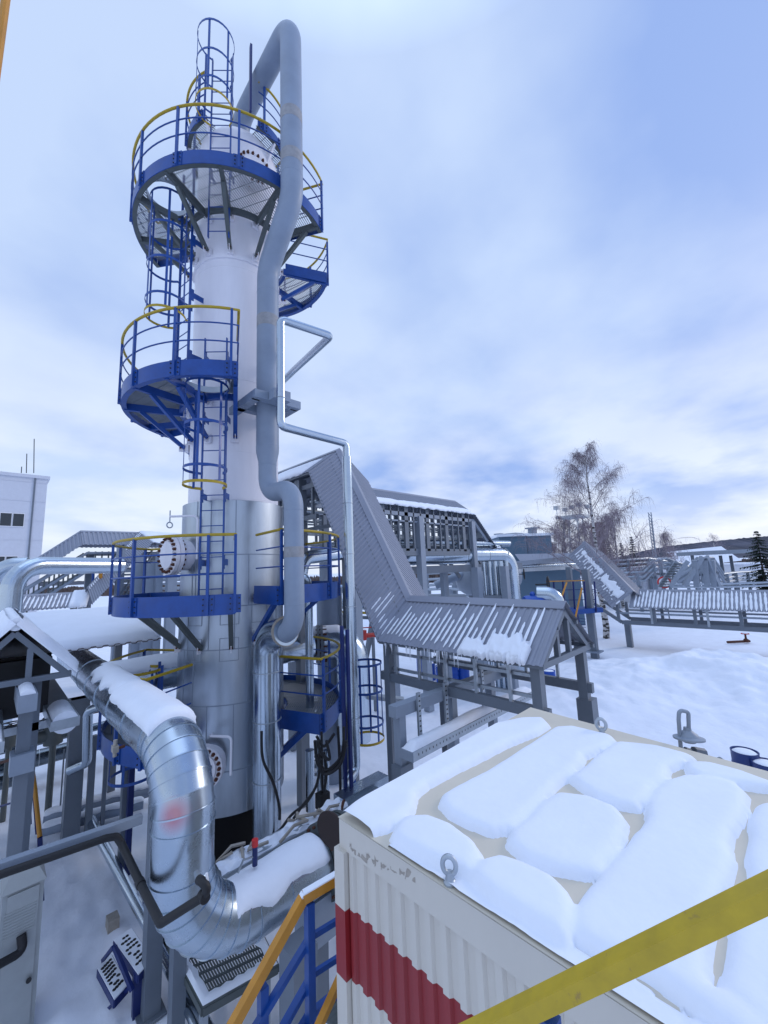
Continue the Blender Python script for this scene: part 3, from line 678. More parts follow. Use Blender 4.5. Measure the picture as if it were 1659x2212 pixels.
b = dep(278, 1800, 7.9); t = post((b.x, b.y, dep(275, 1640, 7.9).z), (b.x, b.y, 0), .10, 'dark blue post beside the vertical leg of the big pipe', m_='blue_dark')
b = dep(190, 1590, 8.9)
t = thing('insulated_small_pipe', 'short silver pipe hanging down between the thick left posts', 'pipe', (b.x, b.y, dep(190, 1655, 8.9).z))
MB().tube(fillet([dep(230, 1520, 8.9), dep(190, 1535, 8.9), dep(188, 1648, 8.9), dep(150, 1665, 8.9)], .15, 5), .095, 18).build('insulation_jacket', 'galv_tube', t, smooth=20)

# left gable roof over the rack
def corr(mb, r0, r1, e0, e1, pitch=.2, h=.028, flip=1):
    r0, r1, e0, e1 = map(V, (r0, r1, e0, e1)); u = (r1 - r0); L_ = u.length; un = u.normalized(); dn = ((e0 - r0) + (e1 - r1)).normalized(); n = un.cross(dn).normalized()
    if n.z < 0: n = -n
    k = int(L_ / pitch); st = [0.]
    prof = []
    for i in range(k + 1):
        for f, hh in ((0., 0), (.38, 0), (.5, h), (.88, h)): prof.append((min((i + f) * pitch, L_), hh))
    vs = []
    for s, hh in prof:
        f = s / L_; vs += [r0.lerp(r1, f) + n * hh, e0.lerp(e1, f) + n * hh, r0.lerp(r1, f) + n * (hh - .006), e0.lerp(e1, f) + n * (hh - .006)]
    m = len(prof); fs = []
    for i in range(m - 1):
        a = i * 4; fs += [(a, a + 4, a + 5, a + 1), (a + 2, a + 3, a + 7, a + 6), (a + 1, a + 5, a + 7, a + 3), (a, a + 2, a + 6, a + 4)]
    mb.add(vs, fs); return n
def stripes(mb, r0, r1, e0, e1, lo, hi, pitch=.2, seed=1, wd=.55, th=.02, p=1., amp=.5):
    """snow lying in the valleys of a corrugated sheet; lo/hi are fractions from ridge to eave"""
    r0, r1, e0, e1 = map(V, (r0, r1, e0, e1)); rnd = random.Random(seed); u = r1 - r0; L_ = u.length; un = u.normalized(); dn = ((e0 - r0) + (e1 - r1)).normalized(); n = un.cross(dn).normalized()
    if n.z < 0: n = -n
    for i in range(int(L_ / pitch)):
        if rnd.random() > p: continue
        s0 = (i + .19) * pitch; f = s0 / L_; A = r0.lerp(r1, f); B = e0.lerp(e1, f)
        l_ = lo + amp * rnd.random() * (hi - lo); h_ = hi - .25 * amp * rnd.random() * (hi - lo) ; m = 9; vs = []
        for j in range(m + 1):
            g = l_ + (h_ - l_) * j / m; c = A.lerp(B, g); ww = pitch * wd * .5 * (.75 + .5 * rnd.random()) * (.35 if j in (0, m) else 1)
            vs += [c - un * ww + n * .001, c - un * ww * .5 + n * th, c + un * ww * .5 + n * th, c + un * ww + n * .001]
        fs = [(j * 4 + q_, j * 4 + q_ + 1, j * 4 + 5 + q_, j * 4 + 4 + q_) for j in range(m) for q_ in range(3)] + [(0, 1, 2, 3), (m * 4 + 3, m * 4 + 2, m * 4 + 1, m * 4)]
        mb.add(vs, fs)
def slab(mb, r0, r1, e0, e1, th=.12, seed=0, nu=40, nv=14, rag=.06, fmax=1.0, fmin=0.0, over=.03):
    """a smooth snow blanket on a roof plane, fraction fmin..fmax from ridge to eave"""
    r0, r1, e0, e1 = map(V, (r0, r1, e0, e1)); n = (r1 - r0).cross(e0 - r0).normalized()
    if n.z < 0: n = -n
    vs = []
    for i in range(nu + 1):
        for j in range(nv + 1):
            f = i / nu; g = j / nv; hi = fmax + rag * .6 * nz(i * .35, seed); lo = fmin + (rag * (nz(i * .12, seed + 5) + .35 * nz(i * .45, seed + 5)) if fmin > 0 else 0)
            gg = lo + (hi - lo) * g; ed = min(g if fmin > 0 else 1, 1 - g, f * 2, (1 - f) * 2) * nv / 2.0
            hh = th * math.sqrt(max(0, 1 - (1 - min(1, ed)) ** 2)) * (1 + .25 * nz(f * 6, g * 4, seed)) + .002
            vs.append(r0.lerp(r1, f).lerp(e0.lerp(e1, f), gg) + n * (hh + .03))
    fs = [(i * (nv + 1) + j, (i + 1) * (nv + 1) + j, (i + 1) * (nv + 1) + j + 1, i * (nv + 1) + j + 1) for i in range(nu) for j in range(nv)]
    k = len(vs); vs2 = [V(v) - n * .04 for v in vs]; 
    for i in range(nu):
        a, b = i * (nv + 1) + nv, (i + 1) * (nv + 1) + nv; fs.append((a, b, b + k, a + k))
    for j in range(nv):
        a, b = j, j + 1; fs.append((a, b, b + k, a + k)); a, b = nu * (nv + 1) + j, nu * (nv + 1) + j + 1; fs.append((a, b, b + k, a + k))
    mb.add(list(vs) + vs2, fs)
def gable(root, pts, hw, dr, ax, pitch=.2, m_='roof', cap=True, ov=0., sides=(-1, 1), h=.028):
    """gable roof following ridge points; ax = horizontal unit vector across"""
    ax = V(ax)
    for i in range(len(pts) - 1):
        for s_ in sides:
            a, b = V(pts[i]), V(pts[i + 1]); o = ax * (hw * s_) - V((0, 0, dr))
            mb = MB(); corr(mb, a, b, a + o, b + o, pitch, h); mb.build('roof_sheet', m_, root, smooth=0)
        if cap:
            mb = MB(); a, b = V(pts[i]) + V((0, 0, .03)), V(pts[i + 1]) + V((0, 0, .03))
            for s_ in (-1, 1):
                o = (ax * (hw * s_) - V((0, 0, dr))).normalized() * .18; nn = V((0, 0, .012)); mb.add([a + nn, b + nn, b + o + nn, a + o + nn, a, b, b + o, a + o], [(0, 1, 2, 3), (7, 6, 5, 4), (3, 2, 6, 7), (0, 3, 7, 4), (1, 5, 6, 2)])
            mb.build('ridge_cap', m_, root, smooth=0)
def truss(root, c, hw, dr, ax, m_='grey', posts=(-.25, .25), wd=.08, low=.12):
    """triangular end frame under a gable"""
    c = V(c); ax = V(ax); L_ = c - ax * hw * .86 - V((0, 0, dr * .86 + .1)); R_ = c + ax * hw * .86 - V((0, 0, dr * .86 + .1)); T_ = c - V((0, 0, .10)); nn = ax.cross(V((0, 0, 1)))
    mb = MB(); mb.bar(L_, T_, wd, wd, up=nn); mb.bar(T_, R_, wd * .98, wd * .98, up=nn); mb.build('rafter', m_, root)
    MB().bar(L_ - ax * .05, R_ + ax * .05, wd * 1.03, wd * 1.03).build('tie_beam', m_, root)
    for f in posts:
        q = c + ax * (hw * f); top = q - V((0, 0, .14 + abs(f) * dr)); MB().bar((q.x, q.y, L_.z + .04), top, wd * .9, wd * .9, up=nn).build('strut', m_, root)
gx = .31; GZ_ = 5.13; ga, gb = (gx, 8.55, GZ_), (gx, 12.9, GZ_)
gr = thing('covered_pipe_rack', 'snow loaded gable roof with an open truss end above pipes at the left edge', 'pipe rack', (gx, 8.75, 0), 'covered pipe racks')
gable(gr, [ga, gb], .80, .86, (1, 0, 0), m_='brownroof', cap=False, h=.03); truss(gr, (gx, 8.66, GZ_ - .05), .80, .86, (1, 0, 0), 'grey', wd=.085)
MB().box((gx, 11.2, 4.42), (1.1, 3.6, .06)).build('shade_sheet', 'black', gr); MB().box((gx, 9.6, 4.0), (1.1, .04, 1.0)).build('end_board', 'black', gr)  # black ceiling sheet and end board added; they paint the shade inside the gable
for x in (gx - .55, gx + .35): MB().bar((x, 9.0, 1.0), (x, 9.0, 4.22), .10, .10, up=(0, 1, 0)).build('post', 'grey', gr)
MB().bar((gx - .9, 9.0, 3.45), (gx + .9, 9.0, 3.45), .10, .12).build('tray_beam', 'galv_dull', gr)
s_ = MB(); slab(s_, (gx, 8.52, GZ_), (gx, 12.8, GZ_), (gx + .80, 8.52, GZ_ - .86), (gx + .80, 12.8, GZ_ - .86), .10, 2, 50, 16); slab(s_, (gx, 8.52, GZ_), (gx, 12.8, GZ_), (gx - .80, 8.52, GZ_ - .86), (gx - .80, 12.8, GZ_ - .86), .10, 4, 50, 16)
s_.tube([(gx, 8.56, GZ_ - .01), (gx, 10, GZ_), (gx, 12.8, GZ_)], .10, 16)
tag(s_.build('snow_on_roof', 'snow_fine', smooth=70), 'snow blanket on the gable roof with the open truss end', 'snow', kind='stuff')
for (x, y0, y1, z, lab, wd) in ((.98, 8.3, 12, 3.55, 'snow filled cable tray end under the gable roof', .36), (.12, 7.6, 12, 3.62, 'leftmost cable tray under the gable roof', .30)):
    t = thing('cable_tray', lab, 'cable tray', (x, y0, z), 'cable trays under the left gable roof'); MB().box((x, (y0 + y1) / 2, z), (wd, y1 - y0, .14)).build('channel', 'galv_dull', t)
    s2 = MB(); s2.lathe([(wd * .46, 0), (wd * .46, .9), (wd * .3, 1.1)], (x, y0 + .02, z + .02), (0, 1, 0), 18); s2.build('snow_fill', 'snow_fine', t)
# wide snowy roof behind it, along X
rr = thing('shed_roof', 'broad low roof under deep snow left of the column', 'roof', (-1, 11.3, 0))
ra, rb = V((-7, 12.75, 4.92)), V((2.75, 12.75, 4.92)); ea, eb = V((-7, 9.95, 4.42)), V((2.75, 9.95, 4.42))
mb = MB(); corr(mb, ra, rb, ea, eb, .2, .03); mb.build('roof_sheet', 'brownroof', rr, smooth=0)
mb = MB(); corr(mb, ra, rb, V((-7, 15.5, 4.42)), V((2.75, 15.5, 4.42)), .2, .03); mb.build('roof_sheet', 'brownroof', rr, smooth=0)
for x in (-6, -3, 0, 2.5): MB().bar((x, 12.75, 0), (x, 12.75, 4.95), .16, .16, up=(0, 1, 0)).build('post', 'grey', rr)
s_ = MB(); slab(s_, ra, rb, ea, eb, .14, 7, 90, 22, rag=.012, fmax=.985); slab(s_, ra, rb, (-7, 15.5, 4.42), (2.75, 15.5, 4.42), .12, 8, 60, 12, rag=.01, fmax=.99)
tag(s_.build('snow_on_roof', 'snow_fine', smooth=70), 'deep snow blanket on the broad roof left of the column', 'snow', kind='stuff')
# snow topped silver pipe joining from the right
t = thing('insulated_pipe', 'snow topped silver pipe running behind the low yellow handrail left of the column', 'pipe', (2.3, 9.55, 3.75))
MB().tube([(1.5, 9.55, 3.78), (6.5, 9.55, 3.78)], .31, 36).build('insulation_jacket', 'galv_tube', t); sm = MB()
for x in (2.0, 2.9): ringbead(sm, (x, 9.55, 3.78), (1, 0, 0), .31)
sm.build('band', 'galv_dull', t)
snowcap([(1.55, 9.55, 3.78), (3.3, 9.55, 3.78)], .31, 66, .09, 12, 'snow_on_pipe', 'snow lying on the silver pipe behind the low yellow handrail')
mat('galv_dark_reflect', (.16, .19, .22), .25, 1., var=.15, vscale=3)  # silver darkened in its colour to stand for dark surroundings mirrored in it
# ground level pipes behind the left posts
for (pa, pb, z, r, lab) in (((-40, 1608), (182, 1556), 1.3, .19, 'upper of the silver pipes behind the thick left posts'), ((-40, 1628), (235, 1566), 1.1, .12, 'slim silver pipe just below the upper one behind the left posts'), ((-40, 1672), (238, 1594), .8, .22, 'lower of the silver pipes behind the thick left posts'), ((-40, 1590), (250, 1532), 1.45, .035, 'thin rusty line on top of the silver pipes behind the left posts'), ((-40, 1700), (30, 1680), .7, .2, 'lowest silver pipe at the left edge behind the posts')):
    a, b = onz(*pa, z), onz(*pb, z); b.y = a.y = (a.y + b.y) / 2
    t = thing('insulated_pipe' if r > .05 else 'thin_pipe', lab, 'pipe', tuple(b), 'pipes behind the left posts'); MB().tube([a, b], r, 20).build('insulation_jacket' if r > .05 else 'tube', 'galv_dark_reflect' if r > .05 else 'rust', t)
    if r > .05: MB().lathe([(r, -.3), (r + .006, -.3), (r + .006, -.28), (r, -.28)], (a + b) / 2, (1, 0, 0), 20).build('band', 'galv_dull', t)
# ragged floor-level pipes under the posts
for (pa, pb, r, lab) in (((170, 1728), (452, 2235), .085, 'silver pipe lying slantwise on the snow left of the big elbow'), ((188, 1742), (430, 2225), .06, 'slimmer silver pipe beside the slanting one on the snow')):
    a, b = onz(*pa, .35), onz(*pb, .35); t = thing('insulated_pipe', lab, 'pipe', tuple(b), 'slanting pipes on the snow'); MB().tube([a, b], r, 20).build('insulation_jacket', 'galv_tube', t)
for (pa, pb, r, z, lab) in (((95, 1770), (345, 1700), .16, .35, 'snow dusted grey pipe along the ground behind the left posts'), ((90, 1795), (310, 1735), .12, .3, 'second snow dusted grey pipe along the ground behind the left posts')):
    a, b = onz(*pa, z), onz(*pb, z); t = thing('ground_pipe', lab, 'pipe', tuple(b), 'ground pipes behind the left posts'); MB().tube([a, b], r, 18).build('jacket', 'pipe_grey', t); snowcap([a, b], r, 50, .05, r * 50, parent=t, ragged=.5, name='snow_cover')
# small brown block in the snow
q = onz(243, 1995, .1); t = MB().box(q, (.16, .2, .22)).build('concrete_block', 'tape'); tag(t, 'small brown block sticking out of the snow beside the slanting pipe', 'block')
# valve on a spindle behind post 1/2
q = onz(100, 1800, 0); 
def gate_valve(q, s, label, m_='steel_dark', wm='black', h=1.6):
    t = thing('gate_valve', label, 'valve', tuple(q)); q = V(q)
    MB().tube([q, q + V((0, 0, h * s))], .05 * s, 10).build('spindle', m_, t); mb = MB().tube([q + V((-.28 * s, 0, h * s)), q + V((.28 * s, 0, h * s))], .10 * s, 14)
    mb.lathe([(.14 * s, -.16 * s), (.14 * s, .16 * s)], q + V((0, 0, h * s)), (0, 0, 1), 16); 
    for sx in (-1, 1): mb.lathe([(.15 * s, -.02), (.15 * s, .02)], q + V((sx * .28 * s, 0, h * s)), (1, 0, 0), 18)
    mb.build('valve_body', m_, t); c = q + V((0, 0, (h + .28) * s)); w_ = MB().tube([c + V((math.cos(k) * .17 * s, math.sin(k) * .17 * s, 0)) for k in np.linspace(0, 2 * PI, 20)[:-1]], .014 * s, 6, closed=True)
    for k in (0, 2.1, 4.2): w_.tube([c, c + V((math.cos(k) * .17 * s, math.sin(k) * .17 * s, 0))], .01 * s, 6)
    w_.tube([c - V((0, 0, .2 * s)), c], .02 * s, 8); w_.build('handwheel', wm, t); return t
gate_valve(q, 1.35, 'dark gate valve on a tall spindle between the thick left posts'); gate_valve(onz(5, 1775, 0), 1.2, 'dark gate valve cut by the left edge of the view')
b = dep(134, 1690, 9.5); post((b.x, b.y, dep(134, 1622, 9.5).z), (b.x, b.y, 0), .03, 'thin grey upright next to the gate valve between the left posts')
# orange and blue handrail end at the left
t = thing('stair_rail', 'orange topped blue railing end between the thick left posts', 'railing', tuple(dep(90, 1820, 7)))
MB().tube([dep(64, 1625, 7.3), dep(75, 1700, 7.1), dep(86, 1808, 6.8)], .035, 10).build('handrail', 'orange', t)
MB().tube([dep(64, 1628, 7.3), dep(0, 1648, 8.2)], .03, 8).build('handrail', 'rust', t)
MB().bar(dep(60, 1630, 7.3), dep(64, 1780, 7.3), .06, .06).build('rail_post', 'blue_dark', t); MB().bar(dep(86, 1808, 6.8), dep(90, 1945, 6.8), .07, .07).build('rail_post', 'blue_dark', t); MB().bar(dep(72, 1690, 7.2), dep(80, 1800, 7.2), .05, .05).build('rail_post', 'blue_dark', t)
MB().tube([dep(-10, 1745, 7.6), dep(66, 1722, 7.2)], .018, 8).build('mid_rail', 'blue_dark', t)

# grey control cabinet
pb = onz(84, 2204, .02); yf = pb.y; cw, ch, cd = .42, 1.55, .34; pb.x -= .05
zt = ony(76, 1905, yf).z
cabn = thing('control_cabinet', 'tall light grey cabinet standing in the snow in the lower left corner', 'cabinet', (pb.x - cw / 2, yf, 0))
MB().box((pb.x - cw / 2, yf + cd / 2, zt / 2), (cw, cd, zt)).build('body', 'cabinet', cabn)
MB().box((pb.x - cw / 2, yf - .012, zt / 2 + .02), (cw - .10, .022, zt - .12)).build('door', 'cabinet', cabn)
lv = MB()
for k in range(9): lv.box((pb.x - cw / 2 - .02, yf - .027, zt * .86 - k * .035), (.32, .008, .014))
lv.build('louvre', 'cabinet', cabn)
MB().add([(pb.x - cw - .02, yf - .04, zt + .003), (pb.x + .02, yf - .04, zt + .003), (pb.x + .02, yf + cd + .03, zt + .003), (pb.x - cw - .02, yf + cd + .03, zt + .003), (pb.x - cw + .1, yf + .2, zt + .20), (pb.x - .1, yf + .2, zt + .20), (pb.x - .1, yf + cd, zt + .20), (pb.x - cw + .1, yf + cd, zt + .20)], [(0, 1, 5, 4), (1, 2, 6, 5), (2, 3, 7, 6), (3, 0, 4, 7), (4, 5, 6, 7), (3, 2, 1, 0)]).build('roof', 'cabinet', cabn, smooth=0)
MB().tube([ony(62, 2118, yf - .03), ony(62, 2118, yf - .09)], .03, 10).build('lock', 'black', cabn)
t = thing('insulated_hose', 'short bent black hose in front of the grey cabinet door', 'hose', tuple(ony(52, 2060, yf - .1)))
MB().tube(fillet([ony(46, 2020, yf - .05), ony(50, 2055, yf - .1), ony(-10, 2088, yf - .2)], .06, 4), .05, 12).build('foam_sleeve', 'black', t)
# blue steps half buried
def mesh_tread(mb, a, b, c, d, nu, nv, bw=.012):
    a, b, c, d = map(V, (a, b, c, d))
    for i in range(nu + 1): f = i / nu; mb.bar(a.lerp(b, f), d.lerp(c, f), bw, .02)
    for i in range(nv + 1): f = i / nv; mb.bar(a.lerp(d, f) + V((0, 0, .001)), b.lerp(c, f) + V((0, 0, .001)), bw * 2, .021)
st = thing('step_unit', 'small dark blue steps with perforated treads half buried in snow', 'steps', tuple(onz(265, 2150, 0)))
for k, pts in enumerate((((211, 2092), (240, 2060), (276, 2126), (247, 2158), .35), ((246, 2030), (284, 2004), (330, 2070), (299, 2104), .60))):
    a, b, c, d = [onz(x, y, pts[4]) for x, y in pts[:4]]; s_ = MB(); low = [p - V((0, 0, .03)) for p in (a, b, c, d)]
    s_.add([a, b, c, d] + low, [(0, 1, 2, 3), (4, 5, 6, 7), (0, 1, 5, 4), (1, 2, 6, 5), (2, 3, 7, 6), (3, 0, 4, 7)]).build('snow_layer', 'snow_fine', st, smooth=0)
    hl_ = MB(); rn_ = random.Random(k)
    for i in range(4):
        for j in range(8):
            if rn_.random() < .12 + .25 * (i in (0, 3)): continue
            q = a.lerp(b, .22 + .19 * i).lerp(d.lerp(c, .22 + .19 * i), .12 + .10 * j); hl_.lathe([(.022 + .008 * rn_.random(), -.004), (.020, .006)], q, n=8)
    hl_.build('tread_holes', 'black', st, smooth=0)
    fr = MB()
    for m1, m2 in ((a, b), (b, c), (c, d), (d, a)): fr.bar(m1 - V((0, 0, .06)), m2 - V((0, 0, .06)), .02, .09)
    fr.build('tread_frame', 'blue_dark', st)
lg = MB(); lg.bar(onz(299, 2096, .55), onz(296, 2195, 0), .08, .12); lg.bar(onz(283, 2130, .4), onz(233, 2180, 0), .04, .04); lg.bar(onz(245, 2045, .8), onz(222, 2075, .4), .04, .04); lg.bar(onz(247, 2045, .8), onz(286, 2140, .4), .04, .06); lg.build('leg', 'blue_dark', st)
# grating walkway under the elbow
wk = thing('grating_walkway', 'snow edged steel grating walkway under the bottom bend of the big silver pipe', 'walkway', tuple(onz(470, 2080, .7)))
a, b, c, d = [onz(x, y, .75) for x, y in ((372, 1990), (555, 1990), (602, 2040), (440, 2128))]
a = onz(362, 2030, .75); d = onz(438, 2176, .75); c = onz(600, 2084, .75); b = onz(545, 1975, .75)
mb = MB(); mesh_tread(mb, a, b, c, d, 30, 8, .012); mb.build('grating', 'steel_dark', wk, smooth=0)
fr = MB(); 
for m1, m2 in ((a, b), (b, c), (c, d), (d, a)): fr.bar(m1 + V((0, 0, -.05)), m2 + V((0, 0, -.05)), .04, .08)
fr.build('edge_frame', 'steel_dark', wk)
ce = (a + b + c + d) / 4; s_ = MB(); vs = []; 
ringo = []; 
for m1, m2 in ((a, b), (b, c), (c, d), (d, a)):
    for k in range(10): ringo.append(m1.lerp(m2, k / 10))
nn = len(ringo)
for i, p in enumerate(ringo):
    f = .24 + .16 * nz(i * .6, 3) + .10 * nz(i * 1.7, 9); vs += [p + V((0, 0, .012)), p.lerp(ce, f * .35) + V((0, 0, .05)), p.lerp(ce, f) + V((0, 0, .012))]
fs = [(i * 3 + j, ((i + 1) % nn) * 3 + j, ((i + 1) % nn) * 3 + j + 1, i * 3 + j + 1) for i in range(nn) for j in range(2)]
s_.add(vs, fs).build('snow_edge', 'snow_fine', wk, smooth=70)
for (x, y) in ((440, 2182), (575, 2110), (375, 2065)): q = onz(x, y, .65); MB().bar((q.x, q.y, 0), (q.x, q.y, .68), .08, .08, up=(0, 1, 0)).build('leg', 'galv_dull', wk)
# pipe pedestals
for (px, py, D, zt_, wd, lab) in ((645, 2100, 4.35, ZL - .30, .30, 'round ended grey pedestal under the level run of the big pipe'), (385, 2060, 5.1, ZL - .1, .16, 'thin grey post behind the bottom bend of the big pipe')):
    q = dep(px, py, D); post((q.x, q.y, zt_), (q.x, q.y, 0), wd, lab, name='pipe_pedestal')
t = thing('pipe_saddle', 'grey steel box hanging under the level run of the big pipe near the container', 'pipe support', (3.1, YB, 1.4)); MB().box((3.25, YB, 1.5), (.40, .40, .5)).build('box', 'grey_light', t); MB().box((3.25, YB, .62), (.2, .2, 1.25)).build('leg', 'grey', t)

# snow covered cable duct beyond the lower run
mat('disc_dark', (.030, .018, .016), .8, var=.3)
dz = 2.05; ya = 5.62
t = thing('cable_duct', 'galvanised cable duct with messy snow running past the column foot towards the container', 'cable duct', (3.2, ya, dz))
MB().box((3.25, ya, dz - .10), (2.1, .30, .22)).build('duct', 'galv_dull', t)
MB().box((4.75, ya + .05, dz + .0), (1.0, .26, .2)).build('duct', 'galv', t)
MB().box((2.9, ya - .153, dz - .13), (.13, .006, .07)).build('red_tag', 'redtag', t); MB().box((2.9, ya - .158, dz - .118), (.11, .004, .03)).build('paper_tag', 'paper', t)
rn = random.Random(5); cb = MB()
for k in range(7):
    x0 = 2.4 + rn.random() * 1.6; p = [V((x0 + rn.uniform(-.25, .25), ya + rn.uniform(-.18, .14), dz + .03 + rn.random() * .10)) for _ in range(4)]
    cb.tube([p[0].lerp(p[1], .0), p[0].lerp(p[1], .5) + V((0, 0, .07)), p[1], p[2]], .022, 7)
cb.build('cable', 'tape', t)
s_ = MB(); nu, nv = 90, 12; vs = []
for i in range(nu + 1):
    for j in range(nv + 1):
        x = 2.3 + 2.0 * i / nu; f = j / nv * 2 - 1; hh = .11 * math.sqrt(max(0, 1 - abs(f) ** 3)) * max(0, .45 + .9 * nz(x * 3.3, j * .18, 1) + .5 * nz(x * 9, j * .5, 1)) 
        vs.append((x, ya + f * .14, dz + .0 + hh))
s_.add(vs, [(i * (nv + 1) + j, (i + 1) * (nv + 1) + j, (i + 1) * (nv + 1) + j + 1, i * (nv + 1) + j + 1) for i in range(nu) for j in range(nv)]); s_.build('snow_cover', 'snow_fine', t, smooth=70)
# big galvanised duct box and dark disc near the container corner
t = thing('duct_box', 'broad galvanised sheet box just beyond the near corner of the container', 'duct', (4.3, 5.5, 1.6))
a = [onz(690, 1775, 2.0), onz(800, 1700, 2.0), onz(842, 1712, 2.0), onz(760, 1770, 2.0)]
mb = MB(); lo = [p - V((0, 0, .7)) for p in a]; mb.add(a + lo, [(0, 1, 2, 3), (7, 6, 5, 4), (0, 1, 5, 4), (1, 2, 6, 5), (2, 3, 7, 6), (3, 0, 4, 7)]); mb.build('sheet_box', 'galv_dull', t, smooth=0)
q = dep(717, 1794, 4.1); t = thing('valve_disc', 'dark round disc standing upright beside the near corner of the container', 'valve', tuple(q))
MB().lathe([(0, -.012), (.185, -.012), (.19, 0), (.185, .012), (0, .012)], q, (.93, .25, .1), 40).build('disc', 'disc_dark', t); MB().tube([q, q + V((.3, .1, -.05))], .03, 10).build('stem', 'steel_dark', t)
q = dep(742, 1741, 6.3); t = thing('end_cap', 'small round orange brown cap at the foot of the slim silver pipe', 'cap', tuple(q)); MB().lathe([(0, -.012), (.085, -.012), (.085, .012), (0, .012)], q, (.5, -.8, 0), 24).build('disc', 'rust', t); MB().tube([q, q + V((-.05, .2, 0))], .02, 8).build('stem', 'steel_dark', t)
# clutter between column and low platform
gate_valve(onz(690, 1790, .3), .75, 'small steel valve below the lowest right platform of the column', 'galv_dull')
for (x, y0, y1, D, r, lab) in ((667, 1300, 1560, 8.6, .085, 'silver vertical pipe rising behind the lowest right platform'), (669, 1620, 1740, 8.2, .09, 'silver pipe stub standing in snow under the lowest right platform'), (704, 1620, 1760, 7.6, .05, 'thin silver conduit beside the black electrical box'), (690, 1610, 1770, 7.5, .05, 'thin silver conduit left of the black electrical box'), (711, 1270, 1680, 12.0, .38, 'wide grey round pier behind the lowest right platform')):
    a = dep(x, y0, D); b = dep(x, y1, D); t = thing('vertical_pipe', lab, 'pipe', (a.x, a.y, b.z)); MB().tube([a, (a.x, a.y, b.z if D < 11 else 0)], r, 22).build('jacket', 'galv_tube' if r < .3 else 'pipe_grey', t)
# flanged pipe behind right platforms
a, b = dep(640, 1395, 11), dep(725, 1388, 11.2)
t = thing('flanged_pipe', 'snow topped flanged grey pipe behind the low right platforms', 'pipe', tuple(a)); MB().tube([a, b], .42, 30).build('jacket', 'pipe_grey', t); fl = MB()
for f in (.55, .64): fl.lathe([(.52, -.035), (.52, .035)], a.lerp(b, f), b - a, 36)
fl.build('flange', 'grey', t); b_ = MB()
for k in range(18):
    q_ = 2 * PI * k / 18; ax = (b - a).normalized(); s1 = ax.cross(V((0, 0, 1))).normalized(); s2_ = ax.cross(s1); b_.lathe([(.022, -.12), (.022, .18)], a.lerp(b, .6) + (s1 * math.cos(q_) + s2_ * math.sin(q_)) * .47, ax, 6)
b_.build('bolts', 'rust', t); u9 = (b - a).normalized(); MB().tube(fillet([a.lerp(b, .70), b + u9 * .45, b + u9 * .45 + V((0, 0, -2.6))], .5, 6), .45, 30).build('silver_sleeve', 'galv_tube', t, smooth=14)
snowcap([a, b + u9 * .15], .43, 48, .05, 31, parent=t, name='snow_cover')
a = dep(650, 1215, 11); t = thing('insulated_pipe', 'bent silver pipe seen through the right platform railing', 'pipe', tuple(a))
MB().tube(fillet([dep(640, 1290, 10.5), dep(655, 1205, 10.8), dep(745, 1195, 12)], .35, 6), .19, 24).build('jacket', 'galv_tube', t, smooth=14)
a = dep(664, 1250, 9.7); t = thing('insulated_pipe', 'short silver goose neck above the right platform floor', 'pipe', tuple(a))
MB().tube(fillet([dep(640, 1247, 9.6), dep(664, 1249, 9.6), dep(665, 1290, 9.6)], .12, 5), .10, 20).build('jacket', 'galv_tube', t, smooth=14)
b = dep(745, 1360, 6.9)
t = thing('ladder_stile', 'pair of dark blue uprights beside the slim silver pipe at the low right platform', 'upright', (b.x, b.y, 0))
for dx_, y0, y1 in ((-7, 1352, 1690), (5, 1360, 1745)): a = dep(745 + dx_, y0, 7.1); e = dep(752 + dx_, y1, 7.1); MB().bar(a, (a.x, a.y, e.z), .05, .05, up=(0, 1, 0)).build('upright', 'blue_dark', t)

# ------------------------------------------------------------------ the container
ZT = 4.1; cx0, cx1, cy1, cy0 = 1.79, 4.50, 2.33, -3.6; zb0 = 1.15
ct = thing('equipment_container', 'cream corrugated container with a wide red band and thick snow pads on its roof', 'container', ((cx0 + cx1) / 2, (cy0 + cy1) / 2, zb0))
def fx(y): return 4.47 - .115 * (2.33 - max(y, .2))
def corr_wall(mb, a, b, z0, z1, n_, pitch=.105, h=.018):
    a = V(a); b = V(b); u = b - a; L_ = u.length; un = u.normalized(); n_ = V(n_); vs = []; prof = []
    for i in range(int(L_ / pitch) + 1):
        for f, hh in ((0, 0), (.40, 0), (.52, h), (.88, h)): prof.append((min(L_, (i + f) * pitch), hh))
    for s, hh in prof:
        p = a + un * s + n_ * hh; vs += [(p.x, p.y, z0), (p.x, p.y, z1)]
    mb.add(vs, [(i * 2, i * 2 + 2, i * 2 + 3, i * 2 + 1) for i in range(len(prof) - 1)])
wl_ = {}
segs = ((zb0 + .12, 3.215, 'container_wall', 'wall_panel'), (3.215, 3.60, 'container_red', 'red_band'), (3.60, 3.93, 'container_wall', 'wall_panel'))
for z0, z1, m_, nm in segs:
    for a, b, n_ in (((cx0, cy0), (cx0, cy1 - .05), (-1, 0, 0)), ((cx0 + .05, cy1), (cx1 - .05, cy1), (0, 1, 0)), ((fx(.2), .2), (fx(cy1), cy1), (1, -.1, 0)), ((cx0, cy0), (cx1, cy0), (0, -1, 0))):
        mb = MB(); corr_wall(mb, (*a, 0), (*b, 0), z0, z1, n_); mb.build(nm, m_, ct, smooth=0)
